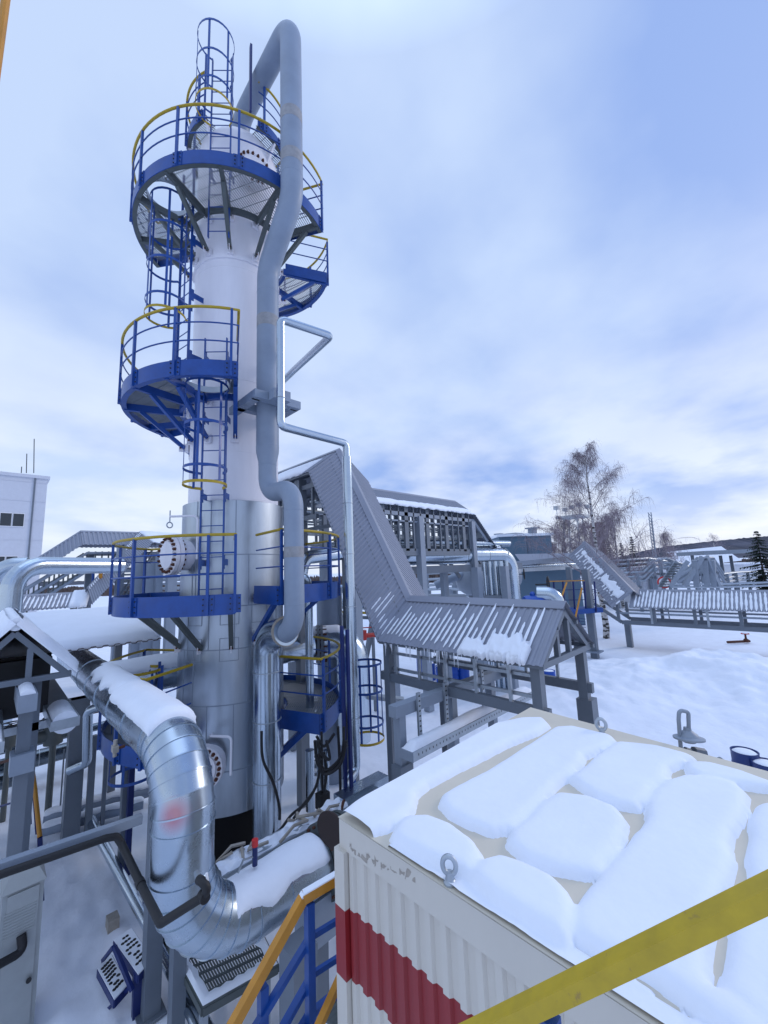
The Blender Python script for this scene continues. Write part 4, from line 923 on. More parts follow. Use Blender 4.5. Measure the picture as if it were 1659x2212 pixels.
for z0, z1, h_ in ((3.925, ZT - .004, .024), (zb0, zb0 + .13, .024)):
    mb = MB(); ob = [(cx0 - h_, cy0 - h_), (cx0 - h_, cy1 + h_), (fx(cy1) + h_, cy1 + h_), (fx(.2) + h_, .2), (fx(.2) + h_, cy0 - h_)]; mb.add([(x, y, z0) for x, y in ob] + [(x, y, z1) for x, y in ob], [(0, 1, 2, 3, 4), (9, 8, 7, 6, 5)] + [(i, (i + 1) % 5, (i + 1) % 5 + 5, i + 5) for i in range(5)]); mb.build('edge_beam', 'container_wall', ct, smooth=0)
for x, y in ((cx0, cy1), (fx(cy1), cy1), (cx0, cy0), (fx(cy0), cy0)):
    zc_ = [(zb0 + .13, 3.215, 'container_wall'), (3.215, 3.60, 'container_red'), (3.60, 3.925, 'container_wall')]
    for z0, z1, m_ in zc_: MB().box((x, y, (z0 + z1) / 2), (.10, .10, z1 - z0)).build('corner_post', m_, ct, smooth=0)
def roofz(x, y): return ZT + .010
mb = MB(); nx_, ny_ = 40, 80; vs = []
for i in range(nx_ + 1):
    for j in range(ny_ + 1):
        y = cy0 - .03 + (cy1 - cy0 + .06) * j / ny_; x = cx0 - .03 + (fx(y) - cx0 + .06) * i / nx_; vs.append((x, y, ZT + .002 * nz(x * 2.5, y * 2.5) + .004))
mb.add(vs, [(i * (ny_ + 1) + j, (i + 1) * (ny_ + 1) + j, (i + 1) * (ny_ + 1) + j + 1, i * (ny_ + 1) + j + 1) for i in range(nx_) for j in range(ny_)]); mb.build('roof_sheet', 'cream', ct, smooth=70)
for x in (cx0 + .3, cx1 - .3):
    for y in (cy1 - .4, -.6, cy0 + .4): MB().box((x, y, zb0 / 2 - .01), (.22, .22, zb0 + .02)).build('support_leg', 'grey', ct)
# torn tape near the corner
mb = MB(); rt = random.Random(3)
for px, py, w_, h_ in ((755, 1828, .02, .04), (765, 1842, .05, .03), (782, 1853, .07, .03), (800, 1860, .07, .05), (815, 1866, .05, .06), (830, 1875, .06, .03), (850, 1881, .05, .025), (868, 1890, .04, .05), (885, 1893, .06, .06)):
    p = onx(px, py, cx0 - .03); vs = []
    for k in range(5):
        for s_ in (0, 1): vs.append((cx0 - .021 - rt.random() * .006, p.y + w_ * (.6 - 1.2 * k / 4), p.z + h_ * (s_ - .5) * (.4 + .7 * rt.random())))
    mb.add(vs, [(k * 2, k * 2 + 2, k * 2 + 3, k * 2 + 1) for k in range(4)])
mb.build('torn_tape', 'tape', ct, smooth=0)
# snow pads: polygons read off the roof plane, raised with rounded edges
pads = [
 [(738, 1760), (800, 1700), (870, 1652), (960, 1608), (1060, 1566), (1125, 1553), (1172, 1552), (1186, 1566), (1160, 1583), (1100, 1606), (1040, 1636), (975, 1668), (925, 1694), (898, 1716), (892, 1745), (860, 1775), (830, 1790), (800, 1796), (765, 1783)],
 [(952, 1737), (958, 1717), (990, 1698), (1050, 1668), (1120, 1625), (1200, 1572), (1235, 1570), (1320, 1590), (1331, 1602), (1300, 1618), (1262, 1634), (1255, 1652), (1234, 1672), (1200, 1697), (1172, 1728), (1140, 1762), (1110, 1790), (1060, 1797), (1010, 1778), (970, 1757)],
 [(1335, 1604), (1420, 1614), (1500, 1636), (1478, 1645), (1445, 1662), (1436, 1690), (1408, 1706), (1400, 1730), (1375, 1745), (1330, 1738), (1290, 1722), (1255, 1700), (1232, 1682), (1262, 1660), (1290, 1633)],
 [(1097, 1822), (1103, 1800), (1140, 1770), (1172, 1735), (1205, 1713), (1270, 1722), (1330, 1745), (1352, 1775), (1345, 1805), (1320, 1850), (1290, 1885), (1262, 1888), (1200, 1876), (1130, 1850)],
 [(1482, 1648), (1530, 1650), (1600, 1668), (1660, 1690), (1700, 1705), (1640, 1702), (1580, 1692), (1510, 1678), (1485, 1664)],
 [(1440, 1688), (1480, 1676), (1540, 1680), (1590, 1695), (1612, 1715), (1610, 1745), (1596, 1775), (1580, 1800), (1574, 1830), (1582, 1860), (1570, 1900), (1545, 1960), (1528, 2030), (1522, 2105), (1532, 2132), (1570, 2145), (1640, 2190), (1760, 2330), (1640, 2285), (1557, 2216), (1480, 2160), (1397, 2096), (1300, 2058), (1250, 2028), (1238, 1985), (1262, 1935), (1300, 1890), (1350, 1835), (1385, 1790), (1400, 1770), (1398, 1735), (1415, 1710)],
 [(1670, 1735), (1640, 1740), (1622, 1775), (1625, 1810), (1615, 1850), (1625, 1890), (1610, 1940), (1585, 2000), (1575, 2080), (1560, 2150), (1600, 2180), (1900, 2600), (2100, 2300), (2100, 1850)],
 [(846, 1806), (860, 1782), (880, 1768), (925, 1765), (975, 1785), (1020, 1818), (1038, 1845), (1035, 1875), (1015, 1892), (960, 1875), (900, 1845), (862, 1825)],
 [(1015, 1892), (1040, 1862), (1080, 1852), (1130, 1866), (1190, 1895), (1222, 1925), (1238, 1960), (1243, 2000), (1225, 2040), (1180, 2010), (1120, 1975), (1060, 1935)],
]
polys = [[onz(x, y, ZT + .03) for x, y in p] for p in pads]
# the last stretch of pads runs on to the container's far end
def sdist(px, py, poly):
    """signed distance arrays to a polygon, positive inside"""
    d = np.full(px.shape, 1e9); ins = np.zeros(px.shape, bool); n = len(poly)
    for i in range(n):
        ax_, ay_, bx_, by_ = poly[i].x, poly[i].y, poly[(i + 1) % n].x, poly[(i + 1) % n].y
        ex, ey = bx_ - ax_, by_ - ay_; wx, wy = px - ax_, py - ay_; tt = np.clip((wx * ex + wy * ey) / (ex * ex + ey * ey + 1e-12), 0, 1)
        d = np.minimum(d, np.hypot(wx - ex * tt, wy - ey * tt)); c1 = (ay_ > py) != (by_ > py)
        with np.errstate(divide='ignore', invalid='ignore'): c2 = px < (bx_ - ax_) * (py - ay_) / (by_ - ay_ + 1e-12) + ax_
        ins ^= (c1 & c2)
    return np.where(ins, d, -d)
st_ = .016; gxs = np.arange(cx0 - .012, 4.46, st_); gys = np.arange(-2.6, cy1 + .01, st_); GX, GY = np.meshgrid(gxs, gys, indexing='ij')
hh = np.zeros(GX.shape); inside = np.zeros(GX.shape, bool)
wob = np.array([[.010 * noise.noise(V((x * 6, y * 6, 0))) + .004 * noise.noise(V((x * 22, y * 22, 3))) for y in gys] for x in gxs])
for k, p in enumerate(polys):
    d = sdist(GX, GY, p) + wob * .5 + .014; dm = np.maximum(dm, d) if k else d; R_ = .075 if k not in (4,) else .06; h0 = .052 if k < 7 else .058
    d = np.minimum(d, (4.47 - .115 * (2.33 - np.maximum(GY, .2))) - GX - .005) if k in (0, 1, 2, 4) else d
    h_ = h0 * np.sqrt(np.clip(1 - (1 - np.clip(d / R_, 0, 1)) ** 2, 0, 1)); hh = np.maximum(hh, np.where(d > 0, h_, 0)); inside |= d > 0
for k in range(2):                                   # soften where pads meet
    hp_ = hh.copy(); hp_[1:-1, 1:-1] = (hh[1:-1, 1:-1] * 2 + hh[2:, 1:-1] + hh[:-2, 1:-1] + hh[1:-1, 2:] + hh[1:-1, :-2]) / 6; hh = np.where(inside, hp_, hh)
# thin frost between the pads and the container's edges
big_n = np.array([[noise.noise(V((x * 1.3, y * 1.3, 5))) for y in gys] for x in gxs]); hh = hh * (1 + .12 * big_n)
edge = (GX - cx0) < (.085 + .05 * wob / .01); fr = edge & (GY < 1.9) & ~inside
hh = np.where(fr, .010 + .012 * np.clip(wob / .01, 0, 1), hh); inside |= fr
nxg, nyg = GX.shape; idx = -np.ones(GX.shape, int); vs = []; 
inside0 = inside.copy(); grow = inside.copy()
for _ in range(2):
    g2 = grow.copy(); g2[1:] |= grow[:-1]; g2[:-1] |= grow[1:]; g2[:, 1:] |= grow[:, :-1]; g2[:, :-1] |= grow[:, 1:]; grow = g2
inside = grow
cell = inside[:-1, :-1] | inside[1:, :-1] | inside[:-1, 1:] | inside[1:, 1:]
fs = []
ii, jj = np.nonzero(cell)
need = np.zeros(GX.shape, bool); need[ii, jj] = need[ii + 1, jj] = need[ii, jj + 1] = need[ii + 1, jj + 1] = True
skirt = np.clip(dm, -.03, 0) * .9
ni, nj = np.nonzero(need); idx[ni, nj] = np.arange(len(ni))
vs = [(float(GX[a, b]), float(GY[a, b]), float(ZT + (.008 + hh[a, b] if inside0[a, b] else .008 + skirt[a, b]))) for a, b in zip(ni, nj)]
fs = [(int(idx[a, b]), int(idx[a + 1, b]), int(idx[a + 1, b + 1]), int(idx[a, b + 1])) for a, b in zip(ii, jj)]
tag(MB().add(vs, fs).build('roof_snow', 'snow_fine', smooth=85), 'thick rounded snow pads separated by bare strips on the cream container roof', 'snow', kind='stuff')
def eye(q, label, a=0., s=1.):
    t = thing('lifting_eye', label, 'lifting eye', tuple(q), 'lifting eyes on the container roof'); q = V(q); u = V((math.cos(a), math.sin(a), 0))
    MB().tube([q + V((0, 0, .075 * s)) + (u * math.cos(k) * .030 + V((0, 0, 1)) * math.sin(k) * .036) * s for k in np.linspace(0, 2 * PI, 26)[:-1]], .011 * s, 12, closed=True).build('ring', 'galv_dull', t)
    MB().lathe([(.030 * s, 0), (.030 * s, .012 * s), (.02 * s, .022 * s), (.016 * s, .05 * s)], q, n=20).build('collar', 'galv_dull', t); return t
q = onz(970, 1912, ZT); eye((q.x + .01, q.y, ZT), 'thick galvanised lifting eye on the near edge of the container roof', -PI / 2 + .5, 1.15)
q = onz(1302, 1589, ZT); eye((q.x - .01, q.y, ZT), 'galvanised lifting eye on the far edge of the container roof', -PI / 2 + .2, 1.35)
# goose neck vent with regulator
def gp(x, y, D=3.58): return dep(x, y, D)
t = thing('gas_regulator', 'grey disc shaped regulator with a goose neck tube on the far edge of the container', 'regulator', tuple(gp(1470, 1640)))
MB().tube(fillet([gp(1472, 1636), gp(1466, 1555), gp(1467, 1534), gp(1487, 1538), gp(1488, 1580)], .028, 6), .016, 14).build('gooseneck', 'grey_light', t)
c = gp(1487, 1588); MB().lathe([(.028, .065), (.032, .04), (.07, .012), (.08, -.006), (.12, -.018), (.12, -.032), (.075, -.035), (.045, -.06)], c, (0.1, 0.05, 1), 32).build('diaphragm_housing', 'grey_light', t)
m_ = MB().tube([gp(1480, 1620), gp(1510, 1630), gp(1520, 1632)], .026, 12); m_.lathe([(.04, -.05), (.04, .05)], gp(1510, 1625), (1, -.8, -.3), 8); m_.box(gp(1484, 1636), (.08, .13, .03)); m_.build('valve_body', 'grey', t)
MB().tube([gp(1520, 1632), gp(1556, 1643)], .012, 8).build('drain_tube', 'rust', t); MB().lathe([(.022, -.03), (.03, .0), (.012, .04)], gp(1556, 1643), (1, -.5, -.2), 10).build('nozzle', 'grey', t)

# ------------------------------------------------------------------ near handrails
t = thing('near_handrail', 'thick yellow square handrail crossing the lower right corner close to the viewer', 'handrail', tuple(dep(1300, 2090, .85)))
MB().bar(dep(968, 2262, 1.05), dep(1760, 1878, .80), .046, .036).build('handrail', 'yellow_worn', t); 
q = dep(1186, 2196, .96); MB().bar(q, q + V((0, 0, -.9)), .04, .04, up=(0, 1, 0)).build('rail_post', 'blue', t)
t = thing('near_pole', 'tan pole cutting the top left corner of the view', 'pole', tuple(dep(2, 115, 1.6)))
pz = dep(10, 40, 1.6); MB().tube([(pz.x - .036, pz.y + .015, 1.5), (pz.x - .02, pz.y + .008, 5.6), (pz.x, pz.y, 8.6)], .014, 10).build('tube', 'orange', t)
t = thing('stair_railing', 'orange topped blue stair railing with snow on it beside the near corner of the container', 'railing', tuple(dep(670, 2100, 2.7)))
h1, h2, h3 = dep(760, 1878, 2.95), dep(655, 1940, 2.8), dep(490, 2240, 2.45)
MB().bar(h1, h2, .058, .058).build('handrail', 'orange', t); MB().bar(h2, h3, .058, .058).build('handrail', 'orange', t); h4, h5 = dep(765, 2045, 2.9), dep(665, 2270, 2.5)
MB().bar(h4, h5, .045, .045).build('handrail', 'orange', t)
s_ = MB()
up_ = V((0, 0, .031)); s_.bar(h1 + up_, h2 + up_, .052, .014); s_.bar(h2 + up_, h2.lerp(h3, .62) + up_, .05, .013); s_.build('snow_strip', 'snow_fine', t)
for (x0, y0, D0, y1, w_) in ((668, 1950, 2.8, 2188, .055), (568, 2130, 2.6, 2260, .055)): a = dep(x0, y0, D0); b = dep(x0 + 6, y1, D0); MB().bar(a, (a.x, a.y, b.z), w_, w_, up=(0, 1, 0)).build('rail_post', 'blue', t)
for (a_, b_) in (((776, 1960, 2.95), (670, 2025, 2.8)), ((670, 2025, 2.8), (540, 2240, 2.5)), ((776, 2040, 2.95), (675, 2105, 2.8)), ((675, 2105, 2.8), (600, 2240, 2.55)), ((790, 2095, 2.95), (672, 2190, 2.8)), ((672, 2185, 2.8), (640, 2240, 2.6))):
    MB().bar(dep(*a_), dep(*b_), .028 if b_[1] < 2180 and a_[1] < 2090 else .05, .035).build('mid_rail', 'blue', t)
t = thing('stair_treads', 'snowy perforated stair treads beside the near corner of the container', 'stairs', tuple(onz(720, 2190, 1.9)))
for k, (y0, z_) in enumerate(((2145, 2.05), (2200, 1.9))):
    a, b, c, d = [onz(x, y, z_) for x, y in ((690, y0 + 50), (745, y0), (790, y0 + 20), (740, y0 + 80))]; mb = MB(); mesh_tread(mb, a, b, c, d, 10, 6, .02); mb.build('tread', 'steel_dark', t, smooth=0)
    s_ = MB(); q4 = [p - V((0, 0, .015)) for p in (a, b, c, d)]; s_.add(q4 + [p - V((0, 0, .02)) for p in q4], [(0, 1, 2, 3), (7, 6, 5, 4), (0, 1, 5, 4), (1, 2, 6, 5), (2, 3, 7, 6), (3, 0, 4, 7)]).build('snow_layer', 'snow_fine', t, smooth=0)

# ------------------------------------------------------------------ main covered rack (right of the column)
RX = 6.77; HW = 1.05; DR = .80
mr = thing('covered_pipe_rack', 'corrugated roofed rack running low on the right then climbing steeply behind the slim silver pipe', 'pipe rack', (RX, 4.5, 0), 'covered pipe racks')
rp = [(RX, 2.76, 5.06), (RX, 6.2, 5.10), (RX, 8.62, 9.15), (RX, 16.0, 9.2)]
gable(mr, rp, HW, DR, (1, 0, 0), pitch=.115, h=.014)
truss(mr, (RX, 2.85, 5.02), HW, DR, (1, 0, 0), 'grey', posts=(-.3, .12), wd=.085)
for a, b in zip(rp[:-1], rp[1:]):
    for s_ in (-1, 1):
        for f in (.35, .95):
            o = V((s_ * HW * f, 0, -DR * f - .06)); MB().bar(V(a) + o, V(b) + o, .05, .06).build('purlin', 'grey', mr)
for y in (3.9, 5.2): truss(mr, (RX, y, 5.03), HW, DR, (1, 0, 0), 'grey', posts=(), wd=.07)
# lower chords, posts
for s_ in (-1, 1):
    MB().bar((RX + s_ * .85, 2.8, 3.55), (RX + s_ * .85, 6.3, 3.6), .10, .16).build('bottom_chord', 'grey', mr)
    for y in (2.95, 6.1): MB().bar((RX + s_ * .85, y, 0), (RX + s_ * .85, y, 4.22), .15, .15, up=(0, 1, 0)).build('post', 'grey', mr)
    for y in np.arange(3.4, 6.0, .62): MB().bar((RX + s_ * .87, y, 3.5), (RX + s_ * .87, y, 4.3), .05, .05, up=(0, 1, 0)).build('hanger', 'galv_dull', mr)
MB().box((RX + .9, 2.95, 2.9), (.26, .26, .9)).build('post_sleeve', 'grey', mr)
for z in (3.75, 4.05): MB().bar((RX - .8, 2.9, z), (RX - .8, 6.2, z), .04, .05).build('tray_rail', 'galv_dull', mr)
# high part under the roof towards the back
for s_ in (-1, 1):
    for z in (8.05, 7.2): MB().bar((RX + s_ * .8, 8.6, z), (RX + s_ * .8, 16, z), .08, .12).build('bottom_chord', 'grey', mr)
    for y in np.arange(8.8, 16, .75): MB().bar((RX + s_ * .8, y, 7.2), (RX + s_ * .8, y, 8.45), .07, .07, up=(0, 1, 0)).build('hanger', 'grey', mr)
    for y in (9.4, 12.5, 15.4): MB().bar((RX + s_ * .8, y, 0), (RX + s_ * .8, y, 8.3), .24, .24, up=(0, 1, 0)).build('post', 'grey', mr)
    for y0, y1, z0, z1 in ((6.25, 8.6, 4.2, 8.1),): MB().bar((RX + s_ * .4, y0, z0 + .1), (RX + s_ * .4, y1, z1 + .2), .08, .10).build('sloping_chord', 'grey', mr)
for y in np.arange(8.8, 16, 1.5): MB().bar((RX - .8, y, 7.62), (RX + .8, y, 7.62), .3, .04).build('tray_rung', 'galv_dull', mr)
# snow on the roof
s_ = MB(); o = V((-HW, 0, -DR)); r0, r1 = V(rp[0]) + V((0, 0, .03)), V(rp[1]) + V((0, 0, .03))
stripes(s_, r0 + V((0, .28, 0)), r1, r0 + o + V((0, .28, 0)), r1 + o, .06, .98, .115, 4, .42, .012, .97, .55)
slab(s_, r0 + V((0, .25, 0)), r0.lerp(r1, .42), r0 + o + V((0, .25, 0)), r0.lerp(r1, .42) + o, .06, 3, 60, 14, rag=.16, fmin=.80, fmax=1.03)
slab(s_, r0 + V((0, .30, 0)), r0.lerp(r1, .27), r0 + o + V((0, .30, 0)), r0.lerp(r1, .27) + o, .08, 13, 40, 12, rag=.14, fmin=.68, fmax=1.02)
a, b = V(rp[1]), V(rp[1]).lerp(V(rp[2]), .16); stripes(s_, a, b, a + o, b + o, .3, .9, .115, 9, .3, .012, .8, .8)
a, b = V(rp[2]), V(rp[3]); slab(s_, a + V((0, .3, 0)), b, a + o + V((0, .3, 0)), b + o, .05, 23, 60, 12, rag=.16, fmin=.35, fmax=1.0)
tag(s_.build('snow_on_roof', 'snow_fine', smooth=70), 'snow streaks and a melting snow drift on the nearest corrugated rack roof', 'snow', kind='stuff')
# icicles
ic = MB(); ri = random.Random(2)
for k in range(34):
    y = 3.2 + ri.random() * 2.9; L_ = .05 + ri.random() ** 2 * .22; ic.lathe([(.009, 0), (.006, -L_ * .6), (.0008, -L_)], (RX - HW - .005, y, 5.06 - DR + .02), n=5)
tag(ic.build('icicles', 'snow_fine'), 'small icicles along the eave of the nearest rack roof', 'icicles', kind='stuff')
# cross beam and cable tray carried by it
bm0 = onz(850, 1528, 3.6); t = thing('tray_support_frame', 'grey box section frame carrying the snow topped cable tray beside the container', 'frame', (bm0.x, bm0.y, 0))
MB().bar((bm0.x - .03, bm0.y, 3.54), (8.1, bm0.y - .1, 3.54), .17, .17).build('beam', 'grey_light', t)
for x, z1 in ((bm0.x + .12, 3.43), (6.1, 3.43), (7.4, 3.43)): MB().bar((x, bm0.y, -.1), (x, bm0.y, z1 + .02), .14, .14, up=(0, 1, 0)).build('post', 'grey_light', t)
MB().box((bm0.x + .12, bm0.y - .02, 2.62), (.28, .20, .28)).build('arm_box', 'grey', t)
def perf(root, x, y, z0, z1, w_=.07, nrm=(0, -1)):
    mb = MB().box((x, y, (z0 + z1) / 2), (w_, .04, z1 - z0)); o_ = mb.build('slotted_hanger', 'galv_dull', root); h_ = MB(); z = z0 + .05
    while z < z1 - .03: h_.box((x, y - .0205, z), (w_ * .5, .003, .022)); z += .075
    h_.build('slots', 'black', o_, smooth=0)
for x in (bm0.x + .42, 5.75, 6.9): perf(t, x, bm0.y - .15, 2.75 if x < 5 else 2.9, 3.75)
ty, tz = 4.22, 2.98; tl0 = onz(880, 1632, tz); ty = tl0.y; te = ony(1146, 1505, ty)
ct2 = thing('cable_tray', 'galvanised cable tray with a long snow ridge beside the container', 'cable tray', (tl0.x, ty, tz), 'cable trays')
MB().box(((tl0.x + te.x) / 2, ty, tz), (te.x - tl0.x, .24, .13)).build('channel', 'galv_dull', ct2)
MB().box((tl0.x - .004, ty, tz + .0), (.012, .245, .135)).build('end_plate', 'grey_light', ct2)
h_ = MB(); x = tl0.x + .12
while x < te.x: h_.box((x, ty - .1215, tz + .01), (.012, .003, .03)); x += .085
h_.build('slots', 'black', ct2, smooth=0)
s_ = MB(); nu, nv = 120, 10; vs = []
for i in range(nu + 1):
    for j in range(nv + 1):
        x = tl0.x + .01 + (te.x - tl0.x) * i / nu; f = j / nv * 2 - 1; e = min(1, i / 4, (nu - i) / 6); vs.append((x, ty + .02 + f * .115, tz + .066 + .10 * math.sqrt(max(0, 1 - abs(f) ** 2.2)) * e * (1 + .35 * nz(x * 1.8, f * .4))))
s_.add(vs, [(i * (nv + 1) + j, (i + 1) * (nv + 1) + j, (i + 1) * (nv + 1) + j + 1, i * (nv + 1) + j + 1) for i in range(nu) for j in range(nv)]); s_.build('snow_ridge', 'snow_fine', ct2, smooth=70)
t = thing('cable_tray', 'short dark cable tray crossing under the open end of the nearest rack', 'cable tray', (7.2, 3.6, 2.9), 'cable trays'); MB().box((6.9, 3.5, 2.9), (1.6, .35, .08)).build('channel', 'steel_dark', t); MB().box((6.7, 3.0, 2.75), (.5, .4, .06)).build('cover', 'grey', t)
t = thing('low_cable_tray', 'thin grey cable tray running low behind the free standing caged ladder', 'cable tray', tuple(dep(800, 1503, 11)), 'cable trays'); MB().bar(dep(762, 1500, 11), dep(872, 1512, 11), .25, .1).build('channel', 'galv_dull', t)

# ------------------------------------------------------------------ barrels
def barrel(p, label, lid=True, group='blue barrels'):
    t = thing('barrel', label, 'barrel', tuple(p), group)
    MB().lathe([(.27, 0), (.285, .01), (.285, .28), (.295, .30), (.285, .32), (.285, .58), (.295, .60), (.285, .62), (.285, .88), (.29, .89), (.29, .905), (.27, .905), (.27, .84), (0, .84)], p, n=36).build('drum', 'blue_b', t)
    if lid: MB().lathe([(.262, .82), (.262, .86), (.2, .90), (.1, .91), (0, .912)], p, n=28).build('snow_cover', 'snow_fine', t)
    return t
mat('blue_b', (.012, .08, .42), .35, var=.1)
mat('blue_c', (.012, .035, .16), .4, var=.1)
q = onz(1608, 1622, .78); t = barrel((q.x, q.y, -.12), 'open blue barrel half full of snow beyond the far corner of the container'); t.children[0].data = t.children[0].data.copy(); t.children[0].data.materials[0] = M['blue_c']
q = onz(1655, 1647, .70); t = barrel((q.x, q.y, -.2), 'blue barrel heaped with snow at the right edge beyond the container'); t.children[0].data = t.children[0].data.copy(); t.children[0].data.materials[0] = M['blue_c']
lb = ['leftmost blue barrel under the nearest rack roof', 'second blue barrel from the left under the nearest rack roof', 'third blue barrel from the left under the nearest rack roof', 'fourth blue barrel from the left under the nearest rack roof', 'fifth blue barrel from the left, behind the rack frame']
for i, (px, py, L_) in enumerate(((912, 1452, 0), (930, 1468, 0), (955, 1476, 0), (980, 1476, 0), (1003, 1474, 0))):
    q = onz(px, py, 0); barrel((q.x, q.y, -.05), lb[i])
q = onz(1189, 1490, 0); barrel((q.x, q.y, -.05), 'blue barrel topped with snow seen through the open end of the nearest rack')

# ------------------------------------------------------------------ the far right covered rack, low then climbing to the left
FX = 31.0; fy0, fy1 = 9.25, -14.0
fr_ = thing('covered_pipe_rack', 'low covered rack at the right edge with a roof section climbing steeply to the left', 'pipe rack', (FX, 5, 0), 'covered pipe racks')
top_ = onx(1262, 1173, FX); kx = onx(1367, 1278, FX)
frp = [(FX, fy1, 3.75), (FX, kx.y, 3.78), (FX, top_.y, top_.z), ]
gable(fr_, frp[:2], 1.3, 1.05, (1, 0, 0), pitch=.2, h=.028)
R0, E0, R1, E1 = dep(1368, 1278, 26.2), dep(1322, 1314, 26.4), dep(1262, 1170, 29.6), dep(1228, 1199, 29.8)
def mirr(r, e): return V((2 * r.x - e.x, 2 * r.y - e.y, e.z))
for e0_, e1_ in ((E0, E1), (mirr(R0, E0), mirr(R1, E1))):
    mb = MB(); corr(mb, R0, R1, e0_, e1_, .2, .028); mb.build('roof_sheet', 'roof', fr_, smooth=0)
MB().add([R0 + V((0, 0, .06)), R1 + V((0, 0, .06)), R1.lerp(E1, .16) + V((0, 0, .06)), R0.lerp(E0, .16) + V((0, 0, .06)), R1.lerp(mirr(R1, E1), .16) + V((0, 0, .06)), R0.lerp(mirr(R0, E0), .16) + V((0, 0, .06))], [(0, 1, 2, 3), (0, 1, 4, 5)]).build('ridge_cap', 'roof', fr_, smooth=0)
s_ = MB(); a, b = V(frp[0]), V(frp[1]); o = V((-1.35, 0, -1.1)); stripes(s_, a + V((0, 0, .05)), b + V((0, 0, .05)), a + o + V((0, 0, .05)), b + o + V((0, 0, .05)), .05, .97, .2, 8, .55, .025, 1, .12)
u5 = V((0, 0, .03)); stripes(s_, R0 + u5, R1 + u5, E0 + u5, E1 + u5, .22, .85, .2, 18, .5, .03, 1, .9); slab(s_, R0.lerp(R1, .45), R0.lerp(R1, .9), E0.lerp(E1, .45), E0.lerp(E1, .9), .05, 5, 50, 10, rag=.16, fmin=.30, fmax=.48)
slab(s_, R0.lerp(R1, .05), R0.lerp(R1, .42), E0.lerp(E1, .05), E0.lerp(E1, .42), .06, 6, 40, 10, rag=.2, fmin=.28, fmax=.62)
tag(s_.build('snow_on_roof', 'snow_fine', smooth=70), 'snow filling the ribs of the covered rack at the right edge', 'snow', kind='stuff')
for s2 in (-1, 1):
    MB().bar((FX + s2 * 1.0, fy1, 1.75), (FX + s2 * 1.0, kx.y + .6, 1.75), .14, .24).build('bottom_chord', 'grey', fr_)
    MB().bar((FX + s2 * 1.0, fy1, 2.35), (FX + s2 * 1.0, kx.y + .9, 2.35), .10, .10).build('tray_rail', 'grey_light', fr_)
    MB().bar((FX + s2 * 1.0, kx.y + .6, 1.75), (FX + s2 * 1.0, kx.y + 2.2, 2.9), .14, .20).build('sloping_chord', 'grey', fr_)
    for y in np.arange(-7.5, 9.2, 2.05): MB().bar((FX + s2 * 1.0, y, 1.8), (FX + s2 * 1.0, y, 2.9), .16, .16, up=(0, 1, 0)).build('hanger', 'grey', fr_)
for y in np.arange(-7, 9, 2.8): MB().box((FX - 1.05, y, 2.25), (.05, .12, 1.0)).build('hanger', 'galv_dull', fr_)
for y in (8.7, 1.6, -5.2): MB().bar((FX, y, 0), (FX, y, 1.75), .34, .34, up=(0, 1, 0)).build('post', 'grey', fr_)
# tall post and bridge with pipes behind its upper end
bx = 28.5
a = onz(1286, 1422, 0); t = thing('pipe_bridge', 'high grey pipe bridge on a tall post ending behind the climbing roof section', 'pipe bridge', tuple(a))
ptop = onx(1264, 1230, a.x).z; MB().bar((a.x, a.y, 0), (a.x, a.y, ptop), .38, .38, up=(0, 1, 0)).build('post', 'grey', t)
MB().box((a.x, a.y, .4), (.8, .8, .08)).build('base_plate', 'grey_light', t)
e1, e2 = dep(1112, 1218, 30), dep(1262, 1203, 35); MB().bar(e1, e2, .3, .35).build('beam', 'grey_light', t)
e1, e2 = dep(1108, 1232, 30), dep(1275, 1224, 35); MB().bar(e1, e2, .5, .28).build('beam', 'galv_dull', t); MB().tube([e1 + V((0, 0, .25)), e2 + V((0, 0, .25))], .16, 12).build('pipe', 'galv', t)
b = onz(1248, 1412, 0); post((b.x, b.y, onx(1232, 1225, b.x).z), b, .30, 'grey post seen beneath the high pipe bridge')

# ------------------------------------------------------------------ second high covered rack behind, along X
hr = thing('covered_pipe_rack', 'high covered rack on lattice posts behind, its roof dropping away at the right end', 'pipe rack', (14, 12.3, 0), 'covered pipe racks')
hp = [(7.6, 12.3, 9.2), (17.3, 12.3, 9.2), (19.9, 12.3, 6.9)]
gable(hr, hp, 1.15, .85, (0, 1, 0), pitch=.13, h=.03)
s_ = MB(); a, b = V(hp[0]) + V((1.5, 0, 0)), V(hp[1]); o = V((0, -1.15, -.85)); slab(s_, a, b, a + o, b + o, .05, 33, 80, 8, rag=.12, fmin=.66, fmax=1.0)
tag(s_.build('snow_on_roof', 'snow_fine', smooth=70), 'thin snow band along the eave of the high covered rack behind', 'snow', kind='stuff')
for yy in (11.35, 13.25):
    for z, h_ in ((8.05, .16), (7.75, .06), (6.45, .30)): MB().bar((7.6, yy, z), (17.4, yy, z), .10, h_).build('chord', 'grey_light' if z > 7 else 'grey', hr)
    MB().bar((17.4, yy, 8.05), (20.1, yy, 5.7), .10, .16).build('chord', 'grey_light', hr); MB().bar((17.3, yy, 6.45), (18.6, yy, 5.2), .10, .2).build('chord', 'grey', hr)
    for i, x in enumerate(np.arange(8.2, 17.4, .46)): MB().bar((x, yy, 6.5), (x, yy, 8.4), .07 if i % 3 else .22, .10, up=(0, 1, 0)).build('hanger', 'grey', hr)
    for x in (9.5, 13.2, 17.2): MB().bar((x, yy, 0), (x, yy, 8.0), .30, .30, up=(0, 1, 0)).build('post', 'grey_light', hr)
for z in (6.8, 7.2, 7.6):
    for yy in (11.8, 12.4, 13.0): MB().bar((8, yy, z), (17.3, yy, z), .06, .06).build('tray_rail', 'galv_dull', hr)
